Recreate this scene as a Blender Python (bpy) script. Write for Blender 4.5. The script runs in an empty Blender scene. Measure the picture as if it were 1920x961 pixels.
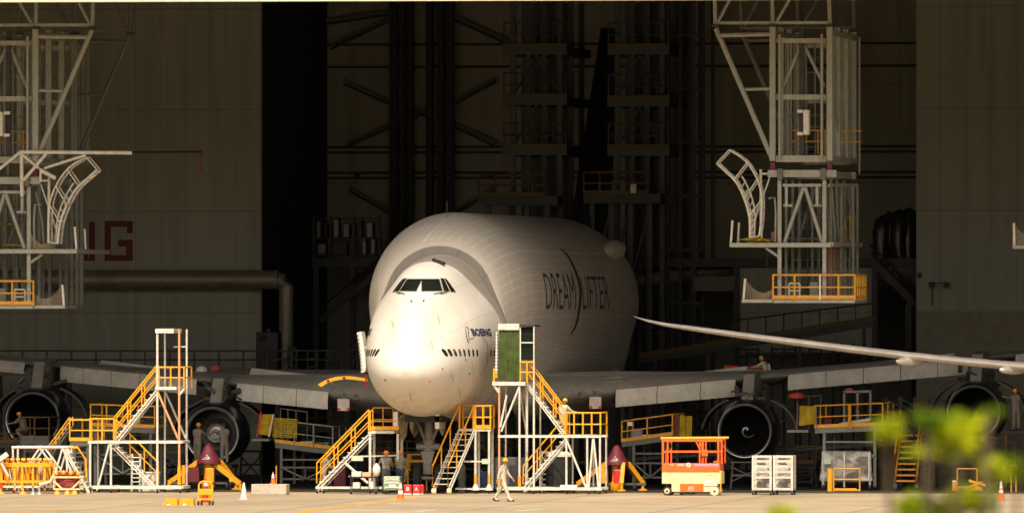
import bpy, bmesh, math, random
import numpy as np
from mathutils import Vector, Matrix
from mathutils.bvhtree import BVHTree
R_ = random.Random(7)
SC = bpy.context.scene
COL = SC.collection
# ---------------------------------------------------------------- camera model (photo pixels -> places in the hangar)
FPX, YH, D0 = 22500.0, 568.0, 500.0
SN = 0.131; CN = math.sqrt(1 - SN * SN)
FW = Vector((-SN, CN, 0)); RT = Vector((CN, SN, 0)); UP = Vector((0, 0, 1))
CAM = -D0 * FW + 4.44 * RT + Vector((0, 0, 8.0))
def ray(px, py):
    return FW + RT * ((px - 960) / FPX) + UP * ((YH - py) / FPX)
def at(px, py, Y):                      # the place seen at photo pixel (px, py) on the hangar cross-plane Y
    d = ray(px, py); t = (Y - CAM.y) / d.y
    return CAM + d * t
def gx(px, Y): return at(px, YH, Y).x
def gz(py, px, Y): return at(px, py, Y).z
def pxm(Y): return (Y - CAM.y) / FPX * 1.0    # metres per photo pixel on that plane

# ---------------------------------------------------------------- materials
MATS = {}
def mat(name, col, rough=0.6, metal=0.0, var=0.12, scale=2.5, bump=0.0, dirt=0.0, coat=0.0, dirtcol=(0.06, 0.045, 0.03)):
    if name in MATS: return MATS[name]
    m = bpy.data.materials.new(name); m.use_nodes = True; MATS[name] = m
    nt = m.node_tree; N = nt.nodes; L = nt.links
    b = N['Principled BSDF']
    b.inputs['Roughness'].default_value = rough; b.inputs['Metallic'].default_value = metal
    if coat: b.inputs['Coat Weight'].default_value = coat; b.inputs['Coat Roughness'].default_value = 0.12
    tc = N.new('ShaderNodeTexCoord')
    nz = N.new('ShaderNodeTexNoise'); nz.inputs['Scale'].default_value = scale; nz.inputs['Detail'].default_value = 6
    L.new(tc.outputs['Object'], nz.inputs['Vector'])
    rp = N.new('ShaderNodeMapRange'); rp.inputs[1].default_value = 0.3; rp.inputs[2].default_value = 0.7
    rp.inputs[3].default_value = 1 - var; rp.inputs[4].default_value = 1 + var
    L.new(nz.outputs['Fac'], rp.inputs[0])
    mx = N.new('ShaderNodeVectorMath'); mx.operation = 'SCALE'
    mx.inputs[0].default_value = col[:3]
    L.new(rp.outputs[0], mx.inputs['Scale'])
    out = mx.outputs[0]
    if dirt:
        n2 = N.new('ShaderNodeTexNoise'); n2.inputs['Scale'].default_value = scale * 3.1; n2.inputs['Detail'].default_value = 8
        L.new(tc.outputs['Object'], n2.inputs['Vector'])
        r2 = N.new('ShaderNodeMapRange'); r2.inputs[1].default_value = 0.52; r2.inputs[2].default_value = 0.72
        r2.inputs[3].default_value = 0; r2.inputs[4].default_value = dirt
        L.new(n2.outputs['Fac'], r2.inputs[0])
        mm = N.new('ShaderNodeMix'); mm.data_type = 'RGBA'
        L.new(r2.outputs[0], mm.inputs['Factor']); L.new(out, mm.inputs['A']); mm.inputs['B'].default_value = (*dirtcol, 1)
        out = mm.outputs['Result']
    L.new(out, b.inputs['Base Color'])
    if bump:
        bp = N.new('ShaderNodeBump'); bp.inputs['Strength'].default_value = bump; bp.inputs['Distance'].default_value = 0.03
        L.new(nz.outputs['Fac'], bp.inputs['Height']); L.new(bp.outputs[0], b.inputs['Normal'])
    return m

WHITE = mat('white_tube_paint', (0.64, 0.625, 0.55), 0.55, dirt=0.45, scale=4, dirtcol=(0.2, 0.12, 0.07))
RUSTW = mat('rusty_primer_paint', (0.62, 0.3, 0.14), 0.6, dirt=0.5, scale=3, dirtcol=(0.6, 0.5, 0.4))
GREYW = mat('grey_dock_paint', (0.31, 0.32, 0.275), 0.6, dirt=0.3, scale=3)
DOCKD = mat('dull_dock_paint', (0.2, 0.21, 0.18), 0.65, dirt=0.4, scale=2)
YEL = mat('yellow_paint', (0.8, 0.36, 0.012), 0.5, dirt=0.25, scale=4)
YELD = mat('yellow_safety_paint_worn', (0.62, 0.3, 0.02), 0.6, dirt=0.5, scale=4)
ORG = mat('orange_lift_paint', (0.86, 0.13, 0.012), 0.45, dirt=0.12, scale=3)
CREAM = mat('cream_lift_paint', (0.8, 0.66, 0.34), 0.5, dirt=0.12, scale=3)
MAROON = mat('maroon_cover', (0.13, 0.012, 0.024), 0.65, scale=3, bump=0.25)
RED = mat('red_plastic', (0.66, 0.025, 0.03), 0.4)
GREEN = mat('green_canvas', (0.045, 0.075, 0.012), 0.85, var=0.35, scale=3, bump=0.5)
TOOLG = mat('tool_chest_green', (0.22, 0.34, 0.17), 0.45, dirt=0.2)
DARK = mat('black_rubber', (0.02, 0.02, 0.02), 0.75)
DKST = mat('dark_steel', (0.03, 0.03, 0.031), 0.55, metal=0.3, dirt=0.2)
MIDST = mat('dull_grey_steel', (0.11, 0.11, 0.1), 0.5, metal=0.3, dirt=0.3)
STEEL = mat('bare_steel', (0.45, 0.45, 0.43), 0.38, metal=0.8, dirt=0.2)
CONC = mat('cast_concrete', (0.44, 0.4, 0.32), 0.9, dirt=0.4, scale=2.5, bump=0.4, dirtcol=(0.2, 0.17, 0.12))
CARD = mat('cardboard', (0.42, 0.25, 0.12), 0.8)
PAPER = mat('pale_paper', (0.75, 0.68, 0.6), 0.8)
CONEO = mat('cone_orange', (0.85, 0.14, 0.015), 0.5)
CONEW = mat('cone_reflective_white', (0.82, 0.82, 0.8), 0.4)
PINK = mat('faded_pink_plastic', (0.8, 0.52, 0.5), 0.6)
BLUE = mat('blue_drum_paint', (0.02, 0.05, 0.16), 0.45)
PURP = mat('sticker_mauve', (0.35, 0.28, 0.45), 0.5)
TREAD = mat('grated_tread', (0.5, 0.48, 0.43), 0.6, dirt=0.3)

# ---------------------------------------------------------------- mesh builder
class MB:
    def __init__(s): s.v = []; s.f = []; s.uv = None
    def add(s, vs, fs):
        o = len(s.v); s.v += [tuple(v) for v in vs]; s.f += [tuple(i + o for i in f) for f in fs]; return s
    def bar(s, a, b, w, h=None, up=None):           # square-section bar
        a = Vector(a); b = Vector(b); h = h or w; d = (b - a)
        if d.length < 1e-6: return s
        d.normalize(); u = Vector(up) if up else (UP if abs(d.z) < 0.95 else Vector((0, 1, 0)))
        x = d.cross(u).normalized(); y = x.cross(d).normalized()
        vs = []
        for p in (a, b):
            for sx, sy in ((-1, -1), (1, -1), (1, 1), (-1, 1)): vs.append(p + x * (sx * w / 2) + y * (sy * h / 2))
        return s.add(vs, [(0, 3, 2, 1), (4, 5, 6, 7), (0, 1, 5, 4), (1, 2, 6, 5), (2, 3, 7, 6), (3, 0, 4, 7)])
    def rod(s, a, b, r, n=8, r2=None):
        a = Vector(a); b = Vector(b); d = b - a
        if d.length < 1e-6: return s
        r2 = r if r2 is None else r2
        d.normalize(); u = UP if abs(d.z) < 0.9 else Vector((0, 1, 0))
        x = d.cross(u).normalized(); y = x.cross(d).normalized()
        vs = []
        for p, q in ((a, r), (b, r2)):
            for k in range(n):
                t = 2 * math.pi * k / n; vs.append(p + x * (q * math.cos(t)) + y * (q * math.sin(t)))
        fs = [(k, (k + 1) % n, n + (k + 1) % n, n + k) for k in range(n)] + [tuple(range(n - 1, -1, -1)), tuple(range(n, 2 * n))]
        return s.add(vs, fs)
    def path(s, pts, r, n=8):
        pts = [Vector(p) for p in pts]; m = len(pts); vs = []
        for i, p in enumerate(pts):
            d = (pts[min(i + 1, m - 1)] - pts[max(i - 1, 0)]).normalized()
            u = UP if abs(d.z) < 0.9 else Vector((0, 1, 0))
            x = d.cross(u).normalized(); y = x.cross(d).normalized()
            for k in range(n):
                t = 2 * math.pi * k / n; vs.append(p + x * (r * math.cos(t)) + y * (r * math.sin(t)))
        fs = []
        for i in range(m - 1):
            for k in range(n): fs.append((i * n + k, i * n + (k + 1) % n, (i + 1) * n + (k + 1) % n, (i + 1) * n + k))
        fs += [tuple(range(n - 1, -1, -1)), tuple((m - 1) * n + k for k in range(n))]
        return s.add(vs, fs)
    def box(s, lo, hi, bev=0.0):
        lo = Vector(lo); hi = Vector(hi)
        lo, hi = Vector([min(a, b) for a, b in zip(lo, hi)]), Vector([max(a, b) for a, b in zip(lo, hi)])
        if bev:
            bm = bmesh.new(); bmesh.ops.create_cube(bm, size=1)
            for v in bm.verts: v.co = Vector([l + (c + 0.5) * (h - l) for l, h, c in zip(lo, hi, v.co)])
            bmesh.ops.bevel(bm, geom=list(bm.edges), offset=bev, segments=2, affect='EDGES', profile=0.5)
            bm.verts.index_update(); bm.verts.ensure_lookup_table()
            s.add([v.co.copy() for v in bm.verts], [[v.index for v in f.verts] for f in bm.faces]); bm.free(); return s
        x0, y0, z0 = lo; x1, y1, z1 = hi
        return s.add([(x0, y0, z0), (x1, y0, z0), (x1, y1, z0), (x0, y1, z0), (x0, y0, z1), (x1, y0, z1), (x1, y1, z1), (x0, y1, z1)],
                     [(0, 3, 2, 1), (4, 5, 6, 7), (0, 1, 5, 4), (1, 2, 6, 5), (2, 3, 7, 6), (3, 0, 4, 7)])
    def prism(s, pts, d):                            # closed outline pushed along d
        pts = [Vector(p) for p in pts]; d = Vector(d); n = len(pts)
        return s.add(pts + [p + d for p in pts], [tuple(range(n)), tuple(range(2 * n - 1, n - 1, -1))] +
                     [(i, n + i, n + (i + 1) % n, (i + 1) % n) for i in range(n)])
    def lathe(s, c, axis, prof, n=32, cap=False):    # prof: list of (along, radius)
        c = Vector(c); ax = Vector(axis).normalized(); u = UP if abs(ax.z) < 0.9 else Vector((1, 0, 0))
        x = ax.cross(u).normalized(); y = x.cross(ax).normalized(); vs = []
        for a, r in prof:
            for k in range(n):
                t = 2 * math.pi * k / n; vs.append(c + ax * a + x * (r * math.cos(t)) + y * (r * math.sin(t)))
        m = len(prof); fs = []
        for i in range(m - 1):
            for k in range(n): fs.append((i * n + k, i * n + (k + 1) % n, (i + 1) * n + (k + 1) % n, (i + 1) * n + k))
        if cap: fs += [tuple(range(n - 1, -1, -1)), tuple((m - 1) * n + k for k in range(n))]
        return s.add(vs, fs)
    def grid(s, rows, close=False):                  # rows of equal length
        m = len(rows); n = len(rows[0]); vs = [v for r in rows for v in r]; fs = []
        for i in range(m - 1):
            for k in range(n if close else n - 1): fs.append((i * n + k, i * n + (k + 1) % n, (i + 1) * n + (k + 1) % n, (i + 1) * n + k))
        return s.add(vs, fs)
    def mesh(s, name, off=(0, 0, 0), smooth=None):
        o = Vector(off); me = bpy.data.meshes.new(name)
        me.from_pydata([tuple(Vector(v) - o) for v in s.v], [], s.f); me.validate(); me.update()
        bm = bmesh.new(); bm.from_mesh(me); bmesh.ops.recalc_face_normals(bm, faces=bm.faces)
        if smooth:
            for f in bm.faces: f.smooth = True
            for e in bm.edges:
                if len(e.link_faces) == 2 and e.calc_face_angle(0) > math.radians(smooth): e.smooth = False
        bm.to_mesh(me); bm.free(); return me
def plain(name, me, m, parent=None, loc=(0, 0, 0)):
    me.materials.append(m); o = bpy.data.objects.new(name, me); COL.objects.link(o); o.location = loc
    if parent: o.parent = parent
    return o
class T:                                             # a thing: an Empty at its base, parts built in hangar coordinates
    def __init__(s, name, loc, label, cat, group=None, kind=None):
        s.o = bpy.data.objects.new(name, None); COL.objects.link(s.o); s.o.location = loc; s.loc = Vector(loc)
        s.o.empty_display_size = 0.2; s.o['label'] = label; s.o['category'] = cat
        if group: s.o['group'] = group
        if kind: s.o['kind'] = kind
    def part(s, name, mb, m, parent=None, label=None, smooth=None, kind=None):
        o = plain(name, mb.mesh(name, s.loc, smooth), m, parent or s.o)
        if label: o['label'] = label
        if kind: o['kind'] = kind
        return o
    def rod(s, name, a, b, r, m, parent=None, n=8): return s.part(name, MB().rod(a, b, r, n), m, parent, smooth=40)
    def bar(s, name, a, b, w, m, h=None, parent=None): return s.part(name, MB().bar(a, b, w, h), m, parent)
    def path(s, name, pts, r, m, parent=None): return s.part(name, MB().path(pts, r), m, parent, smooth=50)
    def box(s, name, lo, hi, m, bev=0.0, parent=None, label=None): return s.part(name, MB().box(lo, hi, bev), m, parent, label)
def copy_thing(src, delta, label):
    r = src.copy(); COL.objects.link(r); r.location = src.location + Vector(delta); r['label'] = label
    for ch in list(src.children):
        c = ch.copy(); COL.objects.link(c); c.parent = r
        for g in ch.children:
            q = g.copy(); COL.objects.link(q); q.parent = c
    return r
def single(name, mb, m, label, cat, loc=(0, 0, 0), group=None, smooth=None, kind=None):
    o = plain(name, mb.mesh(name, loc, smooth), m, None, loc); o['label'] = label; o['category'] = cat
    if group: o['group'] = group
    if kind: o['kind'] = kind
    return o
def text_mesh(s, size=1.0, bold=0.0, shear=0.0):
    cu = bpy.data.curves.new('lettering', 'FONT'); cu.body = s; cu.size = size; cu.offset = bold; cu.shear = shear; cu.resolution_u = 4
    o = bpy.data.objects.new('tmp_lettering', cu); COL.objects.link(o)
    me = bpy.data.meshes.new_from_object(o.evaluated_get(bpy.context.evaluated_depsgraph_get()))
    bpy.data.objects.remove(o); bpy.data.curves.remove(cu)
    xs = [v.co.x for v in me.vertices]; ys = [v.co.y for v in me.vertices]
    return me, min(xs), max(xs), min(ys), max(ys)
def text_on(t, name, s, m, o0, du, dv, bold=0.0, shear=0.0, parent=None, thick=None, cuts=0, fn=None):
    """lettering filling the parallelogram o0 + u*du + v*dv (u, v in 0..1)"""
    me, x0, x1, y0, y1 = text_mesh(s, 1.0, bold, shear)
    bm = bmesh.new(); bm.from_mesh(me); bpy.data.meshes.remove(me)
    for v in bm.verts: v.co = Vector(((v.co.x - x0) / (x1 - x0), (v.co.y - y0) / (y1 - y0), 0))
    for k in range(1, cuts):
        for no in ((1, 0, 0), (0, 1, 0)):
            p = Vector((k / cuts, k / cuts, 0)); bmesh.ops.bisect_plane(bm, geom=list(bm.verts) + list(bm.edges) + list(bm.faces), plane_co=p, plane_no=no)
    o0 = Vector(o0); du = Vector(du); dv = Vector(dv)
    for v in bm.verts:
        p = o0 + du * v.co.x + dv * v.co.y
        if fn: p = fn(p)
        v.co = p - t.loc
    me = bpy.data.meshes.new(name); bm.to_mesh(me); bm.free()
    return plain(name, me, m, parent or t.o)
# ---------------------------------------------------------------- camera, light
cd = bpy.data.cameras.new('camera'); cam = bpy.data.objects.new('camera', cd); COL.objects.link(cam); SC.camera = cam
cam.location = CAM
cam.matrix_world = Matrix.Translation(CAM) @ Matrix((RT, UP, -FW)).transposed().to_4x4()
cd.sensor_width = 36; cd.lens = 36 * FPX / 1920; cd.shift_y = (YH - 480.5) / 1920; cd.clip_start = 1; cd.clip_end = 9000
cd.dof.use_dof = True; cd.dof.focus_distance = 506; cd.dof.aperture_fstop = 4.6
SUN_EL, SUN_AZ = math.radians(53), math.radians(1)     # azimuth: towards -X from straight out of the door (-Y)
sdir = Vector((-math.sin(SUN_AZ) * math.cos(SUN_EL), -math.cos(SUN_AZ) * math.cos(SUN_EL), math.sin(SUN_EL)))
sl = bpy.data.lights.new('sun', 'SUN'); sl.energy = 2.0; sl.angle = math.radians(0.53); sl.color = (1.0, 0.91, 0.76)
so = bpy.data.objects.new('sun', sl); COL.objects.link(so); so.rotation_euler = sdir.to_track_quat('Z', 'Y').to_euler(); so.location = (-60, -120, 150)
w = bpy.data.worlds.new('World'); SC.world = w; w.use_nodes = True
nt = w.node_tree; bg = nt.nodes['Background']; sk = nt.nodes.new('ShaderNodeTexSky'); sk.sky_type = 'NISHITA'; sk.sun_disc = False
sk.sun_elevation = SUN_EL; sk.sun_rotation = math.atan2(sdir.x, sdir.y); sk.air_density = 0.6; sk.dust_density = 4.5; sk.ozone_density = 0.2
wm = nt.nodes.new('ShaderNodeVectorMath'); wm.operation = 'MULTIPLY'; wm.inputs[1].default_value = (1.06, .97, .8); nt.links.new(sk.outputs[0], wm.inputs[0]); nt.links.new(wm.outputs[0], bg.inputs[0]); bg.inputs[1].default_value = 0.15
vs = SC.view_settings; vs.view_transform = 'Standard'; vs.look = 'None'; vs.exposure = 0.68; vs.gamma = 1.0
SC.cycles.use_denoising = True; SC.cycles.max_bounces = 8; SC.cycles.diffuse_bounces = 5; SC.cycles.glossy_bounces = 3; SC.cycles.transmission_bounces = 4; SC.cycles.transparent_max_bounces = 8
SC.cycles.sample_clamp_indirect = 6.0; SC.cycles.caustics_reflective = False; SC.cycles.caustics_refractive = False

# ---------------------------------------------------------------- ground
def ground_mat(name, col, joint, rough, stain):
    m = bpy.data.materials.new(name); m.use_nodes = True; nt = m.node_tree; N = nt.nodes; L = nt.links; b = N['Principled BSDF']
    tc = N.new('ShaderNodeTexCoord'); b.inputs['Roughness'].default_value = rough
    n1 = N.new('ShaderNodeTexNoise'); n1.inputs['Scale'].default_value = 0.12; n1.inputs['Detail'].default_value = 10; n1.inputs['Roughness'].default_value = 0.65
    mp = N.new('ShaderNodeMapping'); mp.inputs['Scale'].default_value = (1.2, 0.9, 1)
    L.new(tc.outputs['Object'], mp.inputs['Vector']); L.new(mp.outputs[0], n1.inputs['Vector'])
    n2 = N.new('ShaderNodeTexNoise'); n2.inputs['Scale'].default_value = 1.4; n2.inputs['Detail'].default_value = 8
    L.new(tc.outputs['Object'], n2.inputs['Vector'])
    r1 = N.new('ShaderNodeMapRange'); r1.inputs[1].default_value = .3; r1.inputs[2].default_value = .7; r1.inputs[3].default_value = 1 - stain; r1.inputs[4].default_value = 1 + stain * .6
    L.new(n1.outputs['Fac'], r1.inputs[0])
    r2 = N.new('ShaderNodeMapRange'); r2.inputs[1].default_value = .3; r2.inputs[2].default_value = .7; r2.inputs[3].default_value = .9; r2.inputs[4].default_value = 1.08
    L.new(n2.outputs['Fac'], r2.inputs[0])
    br = N.new('ShaderNodeTexBrick'); br.offset = 0; br.inputs['Scale'].default_value = 1; br.inputs['Brick Width'].default_value = joint; br.inputs['Row Height'].default_value = joint
    br.inputs['Mortar Size'].default_value = 0.07; br.inputs['Color1'].default_value = (1, 1, 1, 1); br.inputs['Color2'].default_value = (.93, .93, .93, 1); br.inputs['Mortar'].default_value = (.45, .42, .4, 1)
    L.new(tc.outputs['Object'], br.inputs['Vector'])
    a = N.new('ShaderNodeMath'); a.operation = 'MULTIPLY'; L.new(r1.outputs[0], a.inputs[0]); L.new(r2.outputs[0], a.inputs[1])
    sc = N.new('ShaderNodeVectorMath'); sc.operation = 'SCALE'; sc.inputs[0].default_value = col; L.new(a.outputs[0], sc.inputs['Scale'])
    mu = N.new('ShaderNodeVectorMath'); mu.operation = 'MULTIPLY'; L.new(sc.outputs[0], mu.inputs[0]); L.new(br.outputs[0], mu.inputs[1])
    L.new(mu.outputs[0], b.inputs['Base Color'])
    bp = N.new('ShaderNodeBump'); bp.inputs['Strength'].default_value = .25; bp.inputs['Distance'].default_value = .02; L.new(n2.outputs['Fac'], bp.inputs['Height']); L.new(bp.outputs[0], b.inputs['Normal'])
    return m
APRON = ground_mat('apron_concrete', (0.42, 0.33, 0.215), 7.5, 0.85, 0.3)
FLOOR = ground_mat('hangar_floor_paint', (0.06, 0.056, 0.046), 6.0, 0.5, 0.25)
def sheet(name, x0, x1, y0, y1, z, m, nx=1, ny=1):
    rows = [[(x0 + (x1 - x0) * i / nx, y0 + (y1 - y0) * j / ny, z) for i in range(nx + 1)] for j in range(ny + 1)]
    me = MB().grid(rows).mesh(name); o = plain(name, me, m); o['kind'] = 'structure'; return o
sheet('apron', -4000, 4000, -4000, 4000, 0, APRON)
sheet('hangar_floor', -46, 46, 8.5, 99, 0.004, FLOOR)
LINE = mat('worn_yellow_line', (0.6, 0.3, 0.04), 0.8, var=0.35, scale=1.5, dirt=0.7, dirtcol=(0.4, 0.31, 0.2))
LINEW = mat('worn_white_line', (0.6, 0.55, 0.46), 0.8, var=0.3, scale=1.5, dirt=0.7, dirtcol=(0.4, 0.31, 0.2))
def ground_at(px, py):
    d = ray(px, py); t = -CAM.z / d.z; return CAM + d * t
def line(name, pts, wdt, m):
    P = [ground_at(*p) for p in pts]; L_, Rr = [], []
    for i, p in enumerate(P):
        d = (P[min(i + 1, len(P) - 1)] - P[max(i - 1, 0)]).normalized(); n = Vector((-d.y, d.x, 0)) * wdt / 2
        L_.append(p + n + UP * .006); Rr.append(p - n + UP * .006)
    o = plain(name, MB().grid([L_, Rr]).mesh(name), m); o['kind'] = 'structure'
line('taxi_line', [(540, 965), (585, 956), (640, 949), (700, 943), (745, 936.5), (800, 931)], 0.5, LINE)
line('taxi_line', [(20, 962), (60, 958), (110, 955.5)], 0.45, LINE)
line('parking_line', [(780, 958), (815, 955)], 0.35, LINEW)
line('parking_line', [(965, 957), (1020, 953.5)], 0.35, LINEW)
line('parking_line', [(-20, 937), (200, 940), (420, 944)], 0.12, LINEW)

# ---------------------------------------------------------------- hangar
def wall_mat(name, col, vx, hz, hoff, streak, lw=0.02, dark=0.32, axis='X'):
    m = bpy.data.materials.new(name); m.use_nodes = True; nt = m.node_tree; N = nt.nodes; L = nt.links; b = N['Principled BSDF']; b.inputs['Roughness'].default_value = .75
    tc = N.new('ShaderNodeTexCoord'); sp = N.new('ShaderNodeSeparateXYZ'); L.new(tc.outputs['Object'], sp.inputs[0])
    def fr(src, period, off, wd):
        a = N.new('ShaderNodeMath'); a.operation = 'ADD'; L.new(src, a.inputs[0]); a.inputs[1].default_value = off
        q = N.new('ShaderNodeMath'); q.operation = 'FLOORED_MODULO'; L.new(a.outputs[0], q.inputs[0]); q.inputs[1].default_value = period
        l = N.new('ShaderNodeMath'); l.operation = 'LESS_THAN'; L.new(q.outputs[0], l.inputs[0]); l.inputs[1].default_value = wd
        return l.outputs[0]
    v = fr(sp.outputs[axis], vx, 100, lw * 1.6); h = fr(sp.outputs['Z'], hz, hoff, lw * 2.5)
    mxm = N.new('ShaderNodeMath'); mxm.operation = 'MAXIMUM'; L.new(v, mxm.inputs[0]); L.new(h, mxm.inputs[1])
    mp = N.new('ShaderNodeMapping'); mp.inputs['Scale'].default_value = (1.6, 1.6, .12); L.new(tc.outputs['Object'], mp.inputs['Vector'])
    n1 = N.new('ShaderNodeTexNoise'); n1.inputs['Scale'].default_value = 1; n1.inputs['Detail'].default_value = 8; L.new(mp.outputs[0], n1.inputs['Vector'])
    r = N.new('ShaderNodeMapRange'); r.inputs[1].default_value = .3; r.inputs[2].default_value = .7; r.inputs[3].default_value = 1 - streak; r.inputs[4].default_value = 1 + streak; L.new(n1.outputs['Fac'], r.inputs[0])
    sc = N.new('ShaderNodeVectorMath'); sc.operation = 'SCALE'; sc.inputs[0].default_value = col; L.new(r.outputs[0], sc.inputs['Scale'])
    k = N.new('ShaderNodeMath'); k.operation = 'MULTIPLY_ADD'; L.new(mxm.outputs[0], k.inputs[0]); k.inputs[1].default_value = -dark; k.inputs[2].default_value = 1
    s2 = N.new('ShaderNodeVectorMath'); s2.operation = 'SCALE'; L.new(sc.outputs[0], s2.inputs[0]); L.new(k.outputs[0], s2.inputs['Scale'])
    L.new(s2.outputs[0], b.inputs['Base Color']); return m
WALLP = wall_mat('insulated_wall_panel', (0.34, 0.352, 0.29), 1.18, 4.72, 1.9, .12)
WALLR = wall_mat('recess_wall_panel', (0.43, 0.445, 0.37), 2.4, 2.36, 0.4, .16)
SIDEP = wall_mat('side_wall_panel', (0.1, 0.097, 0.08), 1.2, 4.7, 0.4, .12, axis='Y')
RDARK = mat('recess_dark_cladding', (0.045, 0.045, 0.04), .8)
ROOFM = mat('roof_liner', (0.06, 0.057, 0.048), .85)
HEADM = mat('header_fascia', (0.66, 0.58, 0.46), .7, dirt=.25, dirtcol=(.3, .2, .12))
INK = mat('maroon_wall_lettering', (0.12, 0.014, 0.02), .7)
YW, YB = 58.0, 79.0
xl, xr = gx(490, YW), gx(1718, YW)
ZR = 23.0
H = T('hangar', (0, 40, 0), 'vast dark aircraft hangar with panelled grey walls around the white cargo jet', 'hangar')
H.box('wall', (-46, YW, 0), (xl, YW + .4, ZR), WALLP)
H.box('wall', (xr, YW, 0), (46, YW + .4, ZR), WALLP)
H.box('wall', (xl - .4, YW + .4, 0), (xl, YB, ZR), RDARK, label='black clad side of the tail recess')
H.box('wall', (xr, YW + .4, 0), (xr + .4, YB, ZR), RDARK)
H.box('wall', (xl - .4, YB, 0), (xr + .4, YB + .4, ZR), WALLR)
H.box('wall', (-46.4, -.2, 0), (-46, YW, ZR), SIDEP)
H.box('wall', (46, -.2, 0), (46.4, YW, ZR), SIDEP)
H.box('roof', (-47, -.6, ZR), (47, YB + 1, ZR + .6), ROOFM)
zh = gz(3.0, 480, -.4)
H.box('header_beam', (-46.4, -.6, zh), (46.4, .4, ZR - .01), HEADM)
# maroon wall lettering, the end of a word behind the dock
def wl(px, py): return at(px, py, YW - .012)
def letter_box(mb, x0, y0, x1, y1):
    a = wl(x0, y0); b = wl(x1, y1); mb.box((a.x, YW - .012, b.z), (b.x, YW - .002, a.z))
mb = MB()
for r in ((196, 414, 249, 425), (196, 425, 208, 478), (196, 478, 249, 489), (238, 425, 249, 437), (236, 462, 249, 478), (222, 449, 249, 462)): letter_box(mb, *r)
H.part('lettering', mb, INK, label='maroon letter G on grey wall')
mb = MB()
for r in ((167, 416, 178, 489), (134, 416, 145, 489)): letter_box(mb, *r)
a, b_, c_, d_ = wl(145, 416), wl(157, 416), wl(167, 489), wl(155, 489)
mb.prism([a, b_, c_, d_], (0, .01, 0))
H.part('lettering', mb, INK, label='maroon letter N partly hidden by dock')
# big air duct along the wall
DUCT = mat('galvanised_duct', (0.23, 0.22, 0.17), .5, metal=.3, dirt=.35, scale=1)
zc = gz(524, 350, YW - 1)
mb = MB().rod((-40, YW - 1.1, zc), (gx(520, YW - 1.1), YW - 1.1, zc), .44, 24)
pipe = H.part('duct', mb, DUCT, smooth=40)
for px in (60, 205, 350, 480, 520):
    x = gx(px, YW - 1.1); H.part('flange', MB().rod((x - .06, YW - 1.1, zc), (x + .06, YW - 1.1, zc), .47, 24), DUCT, pipe, smooth=40)
x = gx(536, YW - 1.1); H.part('duct', MB().path([(gx(505, YW - 1.1), YW - 1.1, zc), (x - .1, YW - 1.1, zc - .04), (x + .02, YW - 1.1, zc - .3), (x + .02, YW - 1.1, 3.6)], .34, 20), DUCT, smooth=50, label='upright duct dropping from the long pipe')
# dark columns and braces on the recess wall
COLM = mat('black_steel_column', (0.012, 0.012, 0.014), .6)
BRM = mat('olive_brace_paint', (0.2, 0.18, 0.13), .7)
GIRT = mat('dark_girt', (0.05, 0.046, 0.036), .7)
for p0, p1 in ((731, 745), (752, 760), (764, 775), (799, 811), (820, 832), (838, 850)):
    a = gx(p0, YB - 1); b_ = gx(p1, YB - 1); H.box('column', (a, YB - 1.2, 0), (b_, YB - .8, ZR - .01), COLM)
for k, (p, q) in enumerate((((600, 40), (735, 20)), ((620, 85), (735, 30)), ((645, 150), (735, 190)), ((650, 268), (735, 230)), ((655, 350), (735, 395)), ((850, 30), (960, 80)), ((850, 190), (930, 145)), ((850, 230), (930, 268)), ((850, 395), (925, 350)), ((770, 195), (805, 215)), ((770, 218), (805, 198)))):
    H.bar('brace', at(*p, YB - .35), at(*q, YB - .35), .28, BRM, h=.14)
    H.bar('brace', at(p[0], p[1] + 7.5, YB - .3), at(q[0], q[1] + 7.5, YB - .3), .07, COLM, h=.1)
for py in (86, 128, 278, 288, 326, 336): H.box('girt', (xl, YB - .12, gz(py, 800, YB)), (xr, YB - .003, gz(py, 800, YB) + .12), GIRT)
for px, py in ((670, 330), (920, 328)): H.box('floodlight', at(px - 5, py + 5, YB - .6), at(px + 5, py - 5, YB - .2), COLM)
# wall fixtures on the right wall
for px in (1748, 1775): H.part('wall_horn', MB().lathe(at(px, 534, YW - .3), (0, -1, 0), [(-.3, .05), (0, .09), (.16, .15)], 14, True), COLM, smooth=40)
H.bar('conduit', at(1748, 534, YW - .05), at(1748, 572, YW - .05), .05, COLM)
H.bar('conduit', at(1740, 530, YW - .06), at(1778, 530, YW - .06), .05, COLM)
H.box('junction_box', at(1720, 521, YW - .2), at(1728, 511, YW - .003), COLM)
a = at(1718, 583, YW); H.box('wall', (xr + .01, YW - .05, 0), (46, YW - .003, a.z), mat('wall_base_panel', (0.26, 0.245, 0.19), .7, dirt=.2), label='lower kick panel of the right wall')
# ---------------------------------------------------------------- the cargo jet (nose at Y=0, tail at +Y)
PLW = mat('aircraft_white_paint', (0.78, 0.75, 0.68), .32, coat=.4, var=.04, scale=.6)
WINGG = mat('wing_grey_paint', (0.5, 0.49, 0.44), .45, dirt=.25, scale=1.2)
WINGD = mat('wing_dark_leading_edge', (0.3, 0.295, 0.26), .5, dirt=.3, scale=1.5)
FLAPP = mat('pale_flap_panel', (0.84, 0.82, 0.74), .45, dirt=.15, scale=1.5)
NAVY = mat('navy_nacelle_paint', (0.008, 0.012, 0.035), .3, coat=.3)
LIP = mat('polished_inlet_lip', (0.6, 0.58, 0.55), .3, metal=.85)
FANM = mat('fan_blade_grey', (0.03, 0.03, 0.032), .4, metal=.5)
COREM = mat('engine_core_metal', (0.2, 0.18, 0.15), .45, metal=.6, dirt=.3)
SPIN = mat('black_spinner', (0.012, 0.012, 0.012), .4)
SWIRL = mat('white_swirl_paint', (0.8, 0.78, 0.74), .5)
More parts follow.
